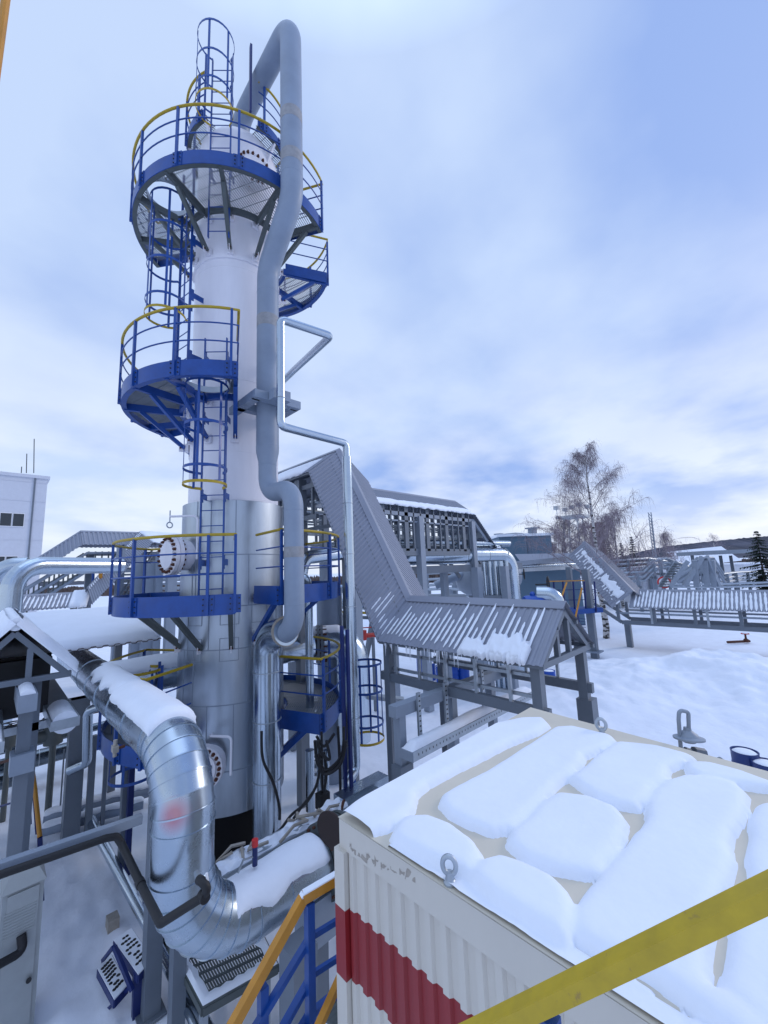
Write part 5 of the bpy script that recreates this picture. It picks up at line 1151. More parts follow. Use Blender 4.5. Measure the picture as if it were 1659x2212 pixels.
for x in np.arange(8, 17.3, .8): MB().bar((x, 11.5, 6.75), (x, 13.1, 6.75), .05, .05).build('tray_rung', 'galv_dull', hr)
for f in (.3, .6, .9): MB().bar((17.4 + 2.5 * f, 11.35, 8.05 - 2.3 * f), (17.4 + 2.5 * f, 13.25, 8.05 - 2.3 * f), .06, .3).build('tray_rung', 'galv_dull', hr)
# ground frame and big silver pipe in front of it
bp = thing('big_insulated_pipe', 'fat silver pipe running level on the right and turning down beside a bundle of pipes', 'pipe', tuple(dep(990, 1200, 19)))
a, b = dep(845, 1203, 17.5), dep(1085, 1200, 21.5); b.z = a.z; c = V((b.x + .8, b.y, 0))
MB().tube(fillet([a, V((c.x, c.y, a.z)), c], .9, 6), .40, 30).build('insulation_jacket', 'galv_tube', bp, smooth=14); sm = MB()
for f in (.15, .35, .55, .75, .93): ringbead(MB(), a.lerp(V((c.x, c.y, a.z)), f), V((c.x, c.y, a.z)) - a, .40, .03).build('band', 'galv_dull', bp)
d1 = V((0, 0, .62)); MB().tube([a + d1, V((c.x, c.y, a.z)) + d1], .16, 14).build('upper_pipe', 'galv', bp)
fm = thing('pipe_support_frame', 'grey steel frame under the fat silver pipe on the right', 'frame', (a.x, a.y, 0))
MB().bar(a + V((0, -.3, -.62)), V((c.x + .6, c.y - .3, a.z - .62)), .2, .34).build('beam', 'grey', fm)
for px, w_ in ((914, .30), (1031, .34), (958, .22), (1092, .30)):
    x_ = onx(px, 1240, 1).x; p = dep(px, 1260, 19.5 if px < 1000 else 18.5); MB().bar((p.x, p.y, 0), (p.x, p.y, a.z - .6), w_, w_, up=(0, 1, 0)).build('post', 'grey_light', fm)
MB().bar(dep(1020, 1290, 18.5), dep(1095, 1290, 18.5), .12, .16).build('beam', 'grey', fm)
MB().bar(dep(1035, 1300, 18.5), dep(1072, 1340, 18.5), .08, .08).build('brace', 'grey', fm)
for i, (px, r) in enumerate(((1048, .09), (1060, .13), (1072, .15), (1084, .15), (1097, .10))):
    p = dep(px, 1260, 18.9); t = thing('vertical_pipe', ['thin', 'slim', 'medium', 'broad', 'rightmost thin'][i] + ' silver upright pipe in the bundle under the fat silver pipe', 'pipe', (p.x, p.y, 0), 'pipe bundle'); MB().tube([(p.x, p.y, 0), (p.x, p.y, a.z - .35)], r, 14).build('jacket', 'galv_tube', t)
# horizontal vessel
a = dep(1010, 1252, 24); t = thing('horizontal_vessel', 'pale insulated horizontal tank with a round end behind the grey frame', 'tank', (a.x, a.y, 1.5))
b = a + V((5, .5, 0)); MB().lathe([(0, -.45), (.5, -.35), (.85, -.05), (.95, .2), (.95, 5)], a, (1, 0, 0), 36).build('shell', 'grey_light', t)
for x in (1.2, 4): MB().box(a + V((x, 0, -1.2)), (.3, 1.4, .9)).build('saddle', 'grey', t)
MB().tube([dep(905, 1294, 22), dep(1003, 1294, 23)], .28, 20).build('inlet_pipe', 'grey_light', t); MB().tube([dep(940, 1265, 24), dep(975, 1250, 24), dep(1000, 1242, 24)], .24, 14).build('bent_pipe', 'pipe_grey', t)
MB().lathe([(0, 0), (.22, .0), (.22, .04), (0, .04)], dep(1004, 1304, 22.8), (-.7, -.7, .1), 20).build('end_disc', 'tape', t)
# blue pump / motor and elbow
a = dep(1152, 1303, 17.5); t = thing('blue_pump', 'bright blue pump beside a silver elbow behind the rack roof', 'pump', tuple(a))
MB().lathe([(0, -.42), (.3, -.40), (.34, -.3), (.34, .35), (.24, .42), (.24, .55)], a, (.75, -.65, 0), 28).build('housing', 'blue_b', t); MB().lathe([(.10, .2), (.12, .42), (.05, .5)], a, (0, 0, 1), 14).build('terminal_box', 'blue_b', t)
MB().box(a + V((0, 0, -.5)), (.6, .6, .5)).build('base', 'steel_dark', t)
t = thing('insulated_pipe', 'silver elbow curving down to the right of the blue pump', 'pipe', tuple(dep(1200, 1330, 17.2)))
MB().tube(fillet([dep(1160, 1282, 17.6), dep(1200, 1283, 17.3), dep(1212, 1345, 17.2)], .42, 8), .30, 24).build('jacket', 'galv_tube', t, smooth=10)
# blue stair platform with yellow rails beyond
t = thing('access_platform', 'dark blue access platform with orange stair rails behind the tall post', 'platform', tuple(dep(1262, 1335, 24)))
a, b = dep(1208, 1322, 24), dep(1285, 1316, 25); MB().bar(a, b, 1.2, .28).build('deck', 'blue', t)
MB().bar(dep(1180, 1256, 24), dep(1262, 1254, 24.5), .06, .06).build('handrail', 'orange', t)
for x in (1196, 1216, 1238, 1262, 1284): MB().bar(dep(x, 1256, 24.2), dep(x + 4, 1322, 24.2), .08, .08).build('rail_post', 'blue_dark', t)
for y in (1275, 1297): MB().bar(dep(1182, y, 24), dep(1286, y - 2, 24.8), .04, .04).build('mid_rail', 'blue_dark', t)
for x0, y0, x1, y1 in ((1224, 1258, 1208, 1305), (1257, 1270, 1242, 1338)): MB().bar(dep(x0, y0, 23.5), dep(x1, y1, 22.8), .07, .07).build('stair_rail', 'orange', t)
for k in range(6): MB().bar(dep(1246, 1335 + k * 6, 23.6 - k * .12), dep(1262, 1337 + k * 6, 23.8 - k * .12), .22, .03).build('tread', 'blue_dark', t)
MB().bar(dep(1247, 1328, 23.6), dep(1258, 1375, 23), .05, .2).build('stringer', 'blue_dark', t)
def hwheel(q, r, label, m_='black', ax=(0.5, -.8, 0)):
    t = thing('handwheel', label, 'handwheel', tuple(q)); ax = V(ax).normalized(); u = ax.cross(V((0, 0, 1))).normalized(); v_ = u.cross(ax)
    MB().tube([q + (u * math.cos(k) + v_ * math.sin(k)) * r for k in np.linspace(0, 2 * PI, 22)[:-1]], r * .08, 6, closed=True).build('rim', m_, t); m2 = MB()
    for k in (0, PI / 2): m2.tube([q - (u * math.cos(k) + v_ * math.sin(k)) * r, q + (u * math.cos(k) + v_ * math.sin(k)) * r], r * .05, 5)
    m2.tube([q, q - ax * r * 1.6], r * .1, 6); m2.build('spokes', m_, t)
hwheel(dep(1184, 1262, 22), .42, 'larger black handwheel above the silver elbow'); hwheel(dep(1132, 1240, 23), .30, 'smaller black handwheel left of the silver elbow')
# red valve far left of the main rack
q = dep(784, 1372, 17); t = thing('red_valve', 'bright red valve and pipe standing in the snow left of the climbing roof', 'valve', (q.x, q.y, 0))
MB().tube([q + V((-.3, 0, 0)), dep(832, 1370, 18)], .10, 12).build('pipe', 'red', t); MB().lathe([(.16, -.2), (.16, .2)], q, (0, 0, 1), 14).build('valve_body', 'red', t); MB().bar(q + V((0, 0, .3)) + V((-.35, .2, 0)), q + V((.35, -.2, .3)), .05, .04).build('handle', 'red', t); MB().bar(q + V((.3, -.3, -.1)), (q.x + .3, q.y - .3, 0), .1, .1, up=(0, 1, 0)).build('leg', 'grey', t)
for i, (y0, y1, D, lab) in enumerate(((1302, 1310, 20, 'snow topped yellow edged pipe tray behind the slim silver pipe'), (1270, 1278, 23, 'silver pipe farther back behind the slim silver pipe'))):
    a, b = dep(700, y0 - 2, D), dep(850, y0 + 6, D + 2); t = thing('pipe_tray', lab, 'pipe', tuple(a)); MB().tube([a, b], .18, 12).build('pipe', 'galv', t); MB().tube([a + V((0, -.3, -.2)), b + V((0, -.3, -.2))], .10, 10).build('pipe', 'galv', t)
    if i == 0: MB().bar(a + V((0, -.5, -.45)), b + V((0, -.5, -.45)), .1, .12).build('yellow_edge', 'yellow', t)
    MB().bar(a + V((0, 0, -.7)), b + V((0, 0, -.7)), .2, .16).build('beam', 'grey', t)
    for f in (.3, .7): 
        p = a.lerp(b, f); MB().bar(p + V((0, 0, -.8)), (p.x - 1.1, p.y, 0), .14, .14).build('leg', 'grey', t)

# ------------------------------------------------------------------ left background: racks, pipe, building
lr = thing('covered_pipe_rack', 'far left covered rack with roof climbing to a level top behind the low handrail', 'pipe rack', (4, 32.5, 0), 'covered pipe racks')
lp = [ony(20, 1244, 32.5), ony(64, 1216, 32.5), ony(174, 1147, 32.5), ony(360, 1152, 32.5)]
gable(lr, [tuple(p) for p in lp[1:]], 1.3, 1.0, (0, 1, 0), pitch=.25, h=.04)
for dz_ in (1.5, 2.1, 2.7):
    for yy in (-1, 1):
        MB().tube([lp[0] + V((-2, yy, -dz_ - 1.2)), lp[1] + V((0, yy, -dz_)), lp[2] + V((.3, yy, -dz_)), lp[3] + V((0, yy, -dz_))], .09, 6).build('tray_rail', 'grey_light', lr)
for k in range(30):
    f = k / 29; p = (lp[0].lerp(lp[2], f * 2) if f < .5 else lp[2].lerp(lp[3], f * 2 - 1))
    MB().bar(p + V((.2, -1, -1.4)), p + V((.2, -1, -2.8)), .08, .08).build('hanger', 'steel_dark', lr); MB().bar(p + V((.2, -1, -2.6)), p + V((.2, 1, -2.6)), .08, .08).build('tray_rung', 'steel_dark', lr)
for px in (197, 330): p = ony(px, 1165, 33); MB().bar((p.x, p.y, 0), (p.x, p.y, p.z - 1), .4, .4, up=(0, 1, 0)).build('post', 'grey', lr)
# descending rack in front of it and its low continuation
l2 = thing('covered_pipe_rack', 'left background rack whose ribbed roof drops down and runs low to the left edge', 'pipe rack', (3.5, 24, 0), 'covered pipe racks')
q1 = dep(322, 1158, 28); q2 = dep(205, 1272, 20); q0 = dep(398, 1162, 31); q0.z = q1.z
yv_ = (q2 - q1); ax_ = V((yv_.y, -yv_.x, 0)).normalized()
q1 = dep(300, 1149, 28); q2 = dep(188, 1270, 21); g1 = dep(331, 1172, 26.6); g2 = dep(199, 1306, 19.8); q0 = dep(400, 1156, 29); g0 = dep(400, 1180, 28)
for (r0_, r1_, e0_, e1_) in ((q1, q2, g1, g2), (q0, q1, g0, g1), (q1, q2, q1 * 2 - g1 + V((0, 0, -2)), q2 * 2 - g2 + V((0, 0, -2)))):
    mb = MB(); corr(mb, r0_, r1_, e0_, e1_, .2, .04); mb.build('roof_sheet', 'roof', l2, smooth=0)
lowa = dep(-60, 1290, 18.5); lowb = dep(196, 1280, 21.5); lowa.z = lowb.z = (lowa.z + lowb.z) / 2
gable(l2, [tuple(lowa), tuple(lowb)], 1.25, .72, (.25, .97, 0), pitch=.17, h=.035)
s_ = MB(); o = V((-.25 * 1.25, -.97 * 1.25, -.72)); u3 = V((0, 0, .05)); stripes(s_, lowa + u3, lowb + u3, lowa + o + u3, lowb + o + u3, .04, .98, .17, 44, .45, .02, 1, .25); slab(s_, lowa.lerp(lowb, .83), lowb, (lowa + o).lerp(lowb + o, .83), lowb + o, .12, 55, 20, 10, rag=.1)
stripes(s_, q1 + u3, q2 + u3, g1 + u3, g2 + u3, .05, .25, .2, 46, .4, .03, 1, .3)
slab(s_, q0, q1, g0, g1, .10, 57, 20, 10, rag=.1)
tag(s_.build('snow_on_roof', 'snow_fine', smooth=70), 'snow ribs on the low corrugated roof at the left edge', 'snow', kind='stuff')
for dz_ in (1.3, 1.7, 2.1): 
    for s2 in (-.9, .9): MB().tube([q1 + ax_ * s2 + V((0, 0, -dz_)), q2 + ax_ * s2 + V((0, 0, -dz_ - .2))], .07, 6).build('tray_rail', 'grey', l2)
for k in range(14): p = q1.lerp(q2, k / 13); MB().bar(p + ax_ * .9 + V((0, 0, -1.2)), p + ax_ * .9 + V((0, 0, -2.2)), .08, .08).build('hanger', 'steel_dark', l2)
# pipe frame jumble between that rack and the column
jb_ = thing('pipe_support_frame', 'crowded grey frame of posts and pipes between the left platform and the column', 'frame', tuple(dep(330, 1260, 24)))
for px, y0, y1, w_ in ((262, 1180, 1300, .4), (300, 1200, 1300, .5), (322, 1215, 1300, .6), (345, 1200, 1280, .35), (372, 1195, 1300, .5)): a = dep(px, y0, 24); MB().bar(a, (a.x, a.y, 0), w_, w_, up=(0, 1, 0)).build('post', 'grey_light', jb_)
for y, r in ((1228, .10), (1240, .06), (1252, .14), (1262, .08), (1272, .10), (1284, .16)): MB().tube([dep(255, y + 2, 24), dep(400, y - 2, 26)], r, 8).build('pipe', 'galv_dull', jb_)
MB().bar(dep(300, 1225, 24), dep(330, 1285, 24), .12, .12).build('brace', 'grey', jb_); MB().bar(dep(345, 1250, 24), dep(318, 1290, 24), .12, .12).build('brace', 'grey', jb_)
a = dep(200, 1215, 23); t = thing('pipe_railing', 'short orange and blue rail on the left background pipe', 'railing', tuple(a)); MB().tube(fillet([dep(217, 1250, 22), dep(218, 1216, 22), dep(240, 1214, 22)], .3, 4), .09, 8).build('handrail', 'orange', t); MB().tube(fillet([dep(200, 1290, 22), dep(202, 1218, 22), dep(216, 1216, 22)], .3, 4), .07, 8).build('rail_post', 'blue', t)
t = thing('insulated_pipe', 'long silver pipe at the left edge bending down in front of the climbing rack', 'pipe', tuple(dep(30, 1270, 16)))
a, b = dep(18, 1300, 15.5), dep(30, 1222, 15.5); e = dep(260, 1220, 19.5); e.z = b.z; MB().tube(fillet([(b.x, b.y, 0), b, e], .95, 8), .36, 26).build('jacket', 'galv_tube', t, smooth=9)
t = thing('insulated_pipe', 'second silver pipe bend cut by the left edge', 'pipe', tuple(dep(0, 1270, 17))); b = dep(-12, 1222, 17); e = dep(60, 1222, 17.5); e.z = b.z; MB().tube(fillet([(b.x, b.y, 0), b, e], .8, 8), .34, 24).build('jacket', 'galv_tube', t, smooth=9)
# pale block with two rows of windows
bd = thing('plant_building', 'tall pale blue grey building with two rows of windows at the left edge', 'building', tuple(dep(0, 1265, 45)))
c = dep(84, 1262, 45); zt_ = dep(86, 1027, 45).z; wv = dep(0, 1262, 45); 
cxb, cyb = c.x, c.y
MB().box((cxb - 15, cyb + 8, zt_ / 2), (30, 16, zt_)).build('wall', 'bldg', bd, smooth=0)
MB().box((cxb - 15, cyb + 8, zt_ + .15), (30.4, 16.4, .35)).build('parapet', 'bldg', bd, smooth=0)
for z in np.arange(2, zt_, 2.2): MB().box((cxb - 15, cyb - .02, z), (30, .03, .05)).build('panel_joint', 'bldg', bd, smooth=0)
MB().box((cxb - 1.1, cyb - .05, zt_ / 2), (.15, .1, zt_)).build('downpipe', 'grey', bd)
for zc_, px1 in ((dep(40, 1125, 45).z, 53), (dep(40, 1217, 45).z, 47)):
    xr = ony(px1, 1120, cyb).x
    for k in range(8):
        x = xr - .5 - k * 1.02; f_ = MB().box((x, cyb - .06, zc_), (1.0, .1, 1.55)).build('window', 'paper', bd, smooth=0); MB().box((x, cyb - .12, zc_), (.88, .04, 1.38)).build('pane', 'glass', f_, smooth=0)
for px, py in ((73, 948), (57, 980), (46, 1008)): a = dep(px, 1022, 47); MB().tube([a, dep(px + 1, py, 47)], .05, 5).build('lightning_rod', 'steel_dark', bd)

# ------------------------------------------------------------------ right background
def bldg(name, label, pts, D, m_, h0=0, extra=None, cat='building', dpt=12):
    """front face between two pixel columns at depth D"""
    a = dep(pts[0], pts[2], D); b = dep(pts[1], pts[3], D); t = thing(name, label, cat, (a.x, a.y, 0)); u = (b - a); u.z = 0; un = u.normalized(); n_ = V((-un.y, un.x, 0)); z = (a.z + b.z) / 2
    c0, c1 = V((a.x, a.y, 0)), V((b.x, b.y, 0)); vs = [c0, c1, c1 + n_ * dpt, c0 + n_ * dpt]; MB().add(vs + [v + V((0, 0, z)) for v in vs], [(0, 1, 5, 4), (1, 2, 6, 5), (2, 3, 7, 6), (3, 0, 4, 7), (4, 5, 6, 7)]).build('wall', m_, t, smooth=0)
    ov = .3; vs = [c0 - un * ov - n_ * ov, c1 + un * ov - n_ * ov, c1 + un * ov + n_ * dpt, c0 - un * ov + n_ * dpt]; MB().add([v + V((0, 0, z)) for v in vs] + [v + V((0, 0, z + .3)) for v in vs], [(0, 1, 5, 4), (1, 2, 6, 5), (2, 3, 7, 6), (3, 0, 4, 7), (4, 5, 6, 7), (3, 2, 1, 0)]).build('roof', 'snow_fine' if extra != 'plain' else m_, t, smooth=0)
    return t
t = bldg('workshop_building', 'slate blue workshop with a snowy flat roof behind the racks', (1078, 1136, 1163, 1155), 48, 'bldg_blue')
t2 = bldg('workshop_building', 'darker blue half of the workshop beside the birch', (1137, 1190, 1155, 1160), 50, 'bldg_blue')
for px, y0, y1, w_, lab in ((1077, 1154, 1176, .5, 'thin roof vent at the left end of the workshop'), (1106, 1154, 1162, 1.2, 'squat box on the workshop roof'), (1150, 1141, 1158, .8, 'tall flared vent on the workshop roof')):
    a = dep(px, y1, 51); t = thing('roof_vent', lab, 'vent', tuple(a), 'roof vents on the workshop'); MB().bar(a, dep(px, y0, 51), w_, w_, up=(0, 1, 0)).build('stack', 'grey_light', t); MB().box(dep(px, y0, 51), (w_ * 1.7, w_ * 1.7, .15)).build('cap', 'grey_light', t)
t = bldg('long_shed', 'long low shed with violet grey roof in front of the workshop', (1110, 1250, 1210, 1212), 38, 'bldg_blue', extra='plain', cat='shed')
a, b = dep(1112, 1197, 38), dep(1262, 1194, 38); MB().add([a, b, b + V((-1.5, -1.5, -1.1)), a + V((-1.5, -1.5, -1.1))], [(0, 1, 2, 3)]).build('roof_sheet', 'roof', t, smooth=0)
t = thing('pipe_roof', 'short covered roof with snow just behind the right end of the high rack', 'roof', tuple(dep(1030, 1180, 32)))
a, b = dep(1025, 1158, 32), dep(1068, 1168, 34); mb = MB(); mb.add([a, b, b + V((-1.6, -1.8, -1.3)), a + V((-1.6, -1.8, -1.3))], [(0, 1, 2, 3)]); mb.build('roof_sheet', 'roof', t, smooth=0); mb = MB(); mb.add([b, b + V((1.5, -.5, -1.8)), b + V((0, -2, -3)), b + V((-1.6, -1.8, -1.3))], [(0, 1, 2, 3)]); mb.build('roof_end', 'steel_dark', t, smooth=0)
MB().bar(a + V((0, 0, -.2)), dep(1030, 1240, 32), .3, .3).build('post', 'grey', t)
s_ = MB(); slab(s_, a, b, a + V((-1.6, -1.8, -1.3)), b + V((-1.6, -1.8, -1.3)), .15, 66, 20, 8, fmin=.3, fmax=1); s_.build('snow_cover', 'snow_fine', t, smooth=70)
t = bldg('white_shed', 'long pale shed with a snowy sloping roof below the wooded hill', (1470, 1562, 1206, 1200), 110, 'bldg', cat='shed')
a, b = dep(1440, 1192, 108), dep(1558, 1180, 108); MB().add([a, b, b + V((-4, -4, -4)), a + V((-4, -4, -4))], [(0, 1, 2, 3)]).build('roof_slope', 'snow', t, smooth=0)
t = bldg('small_hut', 'small white hut with a low roof at the right edge', (1608, 1650, 1222, 1214), 75, 'bldg', cat='hut', dpt=6)
t = bldg('small_cabin', 'low white cabin among the pipe racks on the right', (1385, 1425, 1232, 1230), 52, 'bldg', cat='cabin', dpt=5)
a, b = dep(1490, 1196, 55), dep(1590, 1192, 55); t = thing('canopy', 'flat pale canopy above the distant pipes on the right', 'canopy', tuple(a)); MB().bar(a, b, 5, .5).build('roof', 'grey_light', t)
for px in (1495, 1528, 1556, 1578): p = dep(px, 1200, 55); MB().bar((p.x, p.y, 0), (p.x, p.y, p.z), .35, .35, up=(0, 1, 0)).build('post', 'grey', t)
# distant trestles and pipes: each run its own thing
def run(label, pts, D, r, m_='galv_dull', n_=3, sp=.5, legs=()):
    P_ = [dep(x, y, d) for (x, y), d in zip(pts, D)]; t = thing('pipe_rack', label, 'pipe rack', tuple(P_[0]), 'open pipe racks in the distance')
    for k in range(n_):
        MB().tube([p + V((0, 0, -k * sp)) for p in P_], r, 6).build('pipe', m_, t)
        MB().tube([p + V((sp * 2, sp, -k * sp)) for p in P_], r, 6).build('pipe', 'grey_light', t)
    for f in legs:
        s = f * (len(P_) - 1); k = min(int(s), len(P_) - 2); p = P_[k].lerp(P_[k + 1], s - k); MB().bar((p.x, p.y, 0), (p.x, p.y, p.z), .34, .34, up=(0, 1, 0)).build('post', 'grey_light', t)
        MB().bar((p.x - .5, p.y - .3, p.z - sp * n_ - .15), (p.x + 1.5, p.y + .9, p.z - sp * n_ - .15), .2, .25).build('cross_arm', 'grey', t)
    return t
run('long distant pipe rack dipping to the left behind the birch', [(1310, 1212), (1345, 1210), (1400, 1206), (1450, 1214), (1500, 1226)], [50, 50, 52, 54, 56], .14, legs=(.1, .3, .5, .7, .9))
run('sloping distant pipe rack between the sign and the canopy', [(1322, 1238), (1390, 1236), (1415, 1212), (1440, 1206), (1490, 1225)], [46, 46, 47, 47, 48], .12, legs=(.2, .45, .6, .8))
run('distant pipe rack hump left of the canopy', [(1462, 1248), (1500, 1225), (1515, 1205), (1540, 1205), (1562, 1238)], [44, 44, 44, 45, 46], .16, m_='grey_light', legs=(.3, .45, .62, .75))
run('low distant pipe rack at the right edge', [(1562, 1240), (1600, 1236), (1670, 1234)], [50, 52, 54], .12, legs=(.1, .35, .6, .85))
run('low thin pipe run beyond the far right rack', [(1448, 1262), (1560, 1262), (1670, 1258)], [40, 40, 40], .09, n_=2, sp=.3, legs=())
run('distant pipe rack seen below the fat silver pipe', [(905, 1240), (980, 1236), (1050, 1238)], [34, 34, 34], .12, legs=(.1, .5, .8))
run('lower distant pipe rack seen below the fat silver pipe', [(895, 1275), (960, 1272), (1010, 1275)], [30, 30, 30], .10, n_=2, legs=(.2, .6))
t = thing('stairway', 'snowy stair climbing to the right beside the height limit sign', 'stairs', tuple(dep(1455, 1262, 36)))
for o_ in (0, 1.0): MB().bar(dep(1448, 1268, 36) + V((o_, o_, 0)), dep(1486, 1212, 36) + V((o_, o_, 0)), .12, .35).build('stringer', 'grey_light', t)
for k in range(10): p = dep(1448, 1268, 36).lerp(dep(1486, 1212, 36), k / 10); MB().bar(p, p + V((1, 1, 0)), .3, .05).build('tread', 'steel_dark', t)
t = thing('trestle', 'pair of leaning grey trestle legs right of the snowy stair', 'trestle', tuple(dep(1510, 1262, 36)))
for x0, x1 in ((1478, 1517), (1552, 1525)): MB().bar(dep(x0, 1266, 37), dep(x1, 1203, 37), .35, .35).build('leg', 'grey_light', t)
for x in (1505, 1528, 1543): MB().bar(dep(x, 1268, 37), dep(x - 5, 1210, 37), .4, .4).build('leg', 'grey_light', t)
# sign 4.5 m
q = dep(1435, 1258, 38); t = thing('height_limit_sign', 'round white sign with red ring reading 4.5 above m', 'sign', (q.x, q.y, 0))
dn_ = V((q.x, q.y, 0)).normalized() * -1
MB().lathe([(0, 0), (.56, 0), (.56, .03), (0, .03)], q, dn_, 36).build('ring', 'redtag', t); MB().lathe([(0, .03), (.42, .03), (.42, .036), (0, .036)], q, dn_, 36).build('face', 'paper', t); MB().bar((q.x, q.y, 0), q + V((0, 0, -.5)), .09, .09, up=(0, 1, 0)).build('pole', 'grey', t)
def text(s, loc, size, nrm, parent, m_='ink', name='lettering'):
    cu_ = bpy.data.curves.new(name, 'FONT'); cu_.body = s; cu_.size = size; cu_.align_x = 'CENTER'; cu_.align_y = 'CENTER'; cu_.extrude = .004
    o = bpy.data.objects.new(name, cu_); C.objects.link(o); z = V(nrm).normalized(); x = V((0, 0, 1)).cross(z).normalized(); y = z.cross(x)
    mw = Matrix(((x.x, y.x, z.x, loc[0]), (x.y, y.y, z.y, loc[1]), (x.z, y.z, z.z, loc[2]), (0, 0, 0, 1))); bpy.context.view_layer.update()
    dg = bpy.context.evaluated_depsgraph_get(); me = bpy.data.meshes.new_from_object(o.evaluated_get(dg)); bpy.data.objects.remove(o); me.transform(mw); me.materials.clear(); me.materials.append(M[m_])
    o = bpy.data.objects.new(name, me); C.objects.link(o); adopt(o, parent); return o
text('4.5', q + dn_ * .045 + V((0, 0, .10)), .42, dn_, t); text('m', q + dn_ * .045 + V((0, 0, -.22)), .24, dn_, t)
q = onz(1612, 1350, 0); t = thing('warning_sign', 'small yellow sign on a short stake in the snow below the right rack', 'sign', (q.x, q.y, 0)); D_ = q - V((0, 0, 0)); q2 = q + V((0, 0, 1.35)); dn_ = V((q.x, q.y, 0)).normalized() * -1
MB().bar(q, q2, .05, .05, up=(0, 1, 0)).build('stake', 'steel_dark', t); R_ = Matrix.Rotation(math.atan2(dn_.y, dn_.x), 3, 'Z'); MB().box(q2 + V((0, 0, .15)), (.03, .50, .34), R_).build('plate', 'yellow', t); MB().box(q2 + V((0, 0, .15)) + dn_ * .02, (.01, .36, .05), R_).build('marking', 'ink', t)
q = onz(1612, 1384, .15); t = thing('buried_valve', 'rusty valve with a red wheel poking from the snow at the right', 'valve', tuple(q)); MB().tube([q + V((-.8, .9, -.06)), q + V((.2, -.15, -.04))], .08, 10).build('pipe', 'rust', t); MB().lathe([(.13, -.1), (.14, .08), (.06, .15), (.05, .42)], q, n=14).build('valve_body', 'rust', t)
w_ = MB().tube([q + V((math.cos(k) * .20, math.sin(k) * .20, .45)) for k in np.linspace(0, 2 * PI, 18)[:-1]], .03, 6, closed=True); w_.bar(q + V((-.2, 0, .45)), q + V((.2, 0, .45)), .03); w_.build('handwheel', 'red', t); MB().lathe([(.15, .46), (.1, .52), (0, .54)], q, n=12).build('snow_cover', 'snow_fine', t)
# red and white flare mast, floodlight tower
a = dep(1414, 1208, 95); b = dep(1404, 1107, 95); t = thing('lattice_mast', 'thin pale lattice mast standing against the sky right of the big birch', 'mast', (a.x, a.y, 0))
for ox, oy in ((.5, 0), (-.25, .43), (-.25, -.43)): MB().bar((a.x + ox * .8, a.y + oy * .8, 0), (b.x + ox * .6, b.y + oy * .6, b.z - (1.5 if ox > 0 else 0)), .16, .16).build('leg', 'grey_light', t)
mb = MB(); n_ = 22
for k in range(n_):
    p = V((a.x, a.y, 0)).lerp(b, k / n_); p2 = V((a.x, a.y, 0)).lerp(b, (k + 1) / n_); mb.bar(p + V((.4, 0, 0)), p2 + V((-.25, .4, 0)), .1); mb.bar(p + V((-.25, -.4, 0)), p2 + V((.4, 0, 0)), .1)
mb.build('bracing', 'grey_light', t)
a = dep(1240, 1205, 80); b = dep(1238, 1117, 80); t = thing('floodlight_tower', 'lattice floodlight tower with a railed top deck left of the birch trunk', 'tower', (a.x, a.y, 0))
for ox, oy in ((1, 1), (-1, 1), (1, -1), (-1, -1)): MB().bar((a.x + ox * 1.8, a.y + oy * 1.8, 0), (b.x + ox * 1.3, b.y + oy * 1.3, b.z), .22, .22).build('leg', 'galv_dull', t)
mb = MB()
for k in range(9):
    z0 = b.z * k / 9; z1 = b.z * (k + 1) / 9
    for ox, oy, px_, py_ in ((1, 1, 1, -1), (1, -1, -1, -1), (-1, -1, -1, 1), (-1, 1, 1, 1)): f0, f1 = 1.8 - .5 * k / 9, 1.8 - .5 * (k + 1) / 9; mb.bar((a.x + ox * f0, a.y + oy * f0, z0), (a.x + px_ * f1, a.y + py_ * f1, z1), .13)
mb.build('bracing', 'galv_dull', t); MB().box((b.x, b.y, b.z), (5, 5, .4)).build('top_deck', 'galv_dull', t)
for ox, oy in ((2.2, 2.2), (-2.2, 2.2), (2.2, -2.2), (-2.2, -2.2), (0, 0)): MB().bar((b.x + ox, b.y + oy, b.z), (b.x + ox, b.y + oy, b.z + 2.0), .12).box((b.x + ox, b.y + oy, b.z + 2.0), (.9, .9, .7)).build('floodlight', 'galv_dull', t)
a = dep(1296, 1195, 85); t = thing('rusty_stack', 'rusty red banded stack half hidden behind the birch twigs', 'stack', (a.x, a.y, 0)); z_ = dep(1296, 1128, 85).z; MB().lathe([(1.4, 0), (1.2, z_)], (a.x, a.y, 0), n=20).build('shell', 'rust', t); MB().lathe([(2.1, 0), (2.1, .3)], (a.x, a.y, z_ * .93), n=20).build('top_ring', 'rust', t)

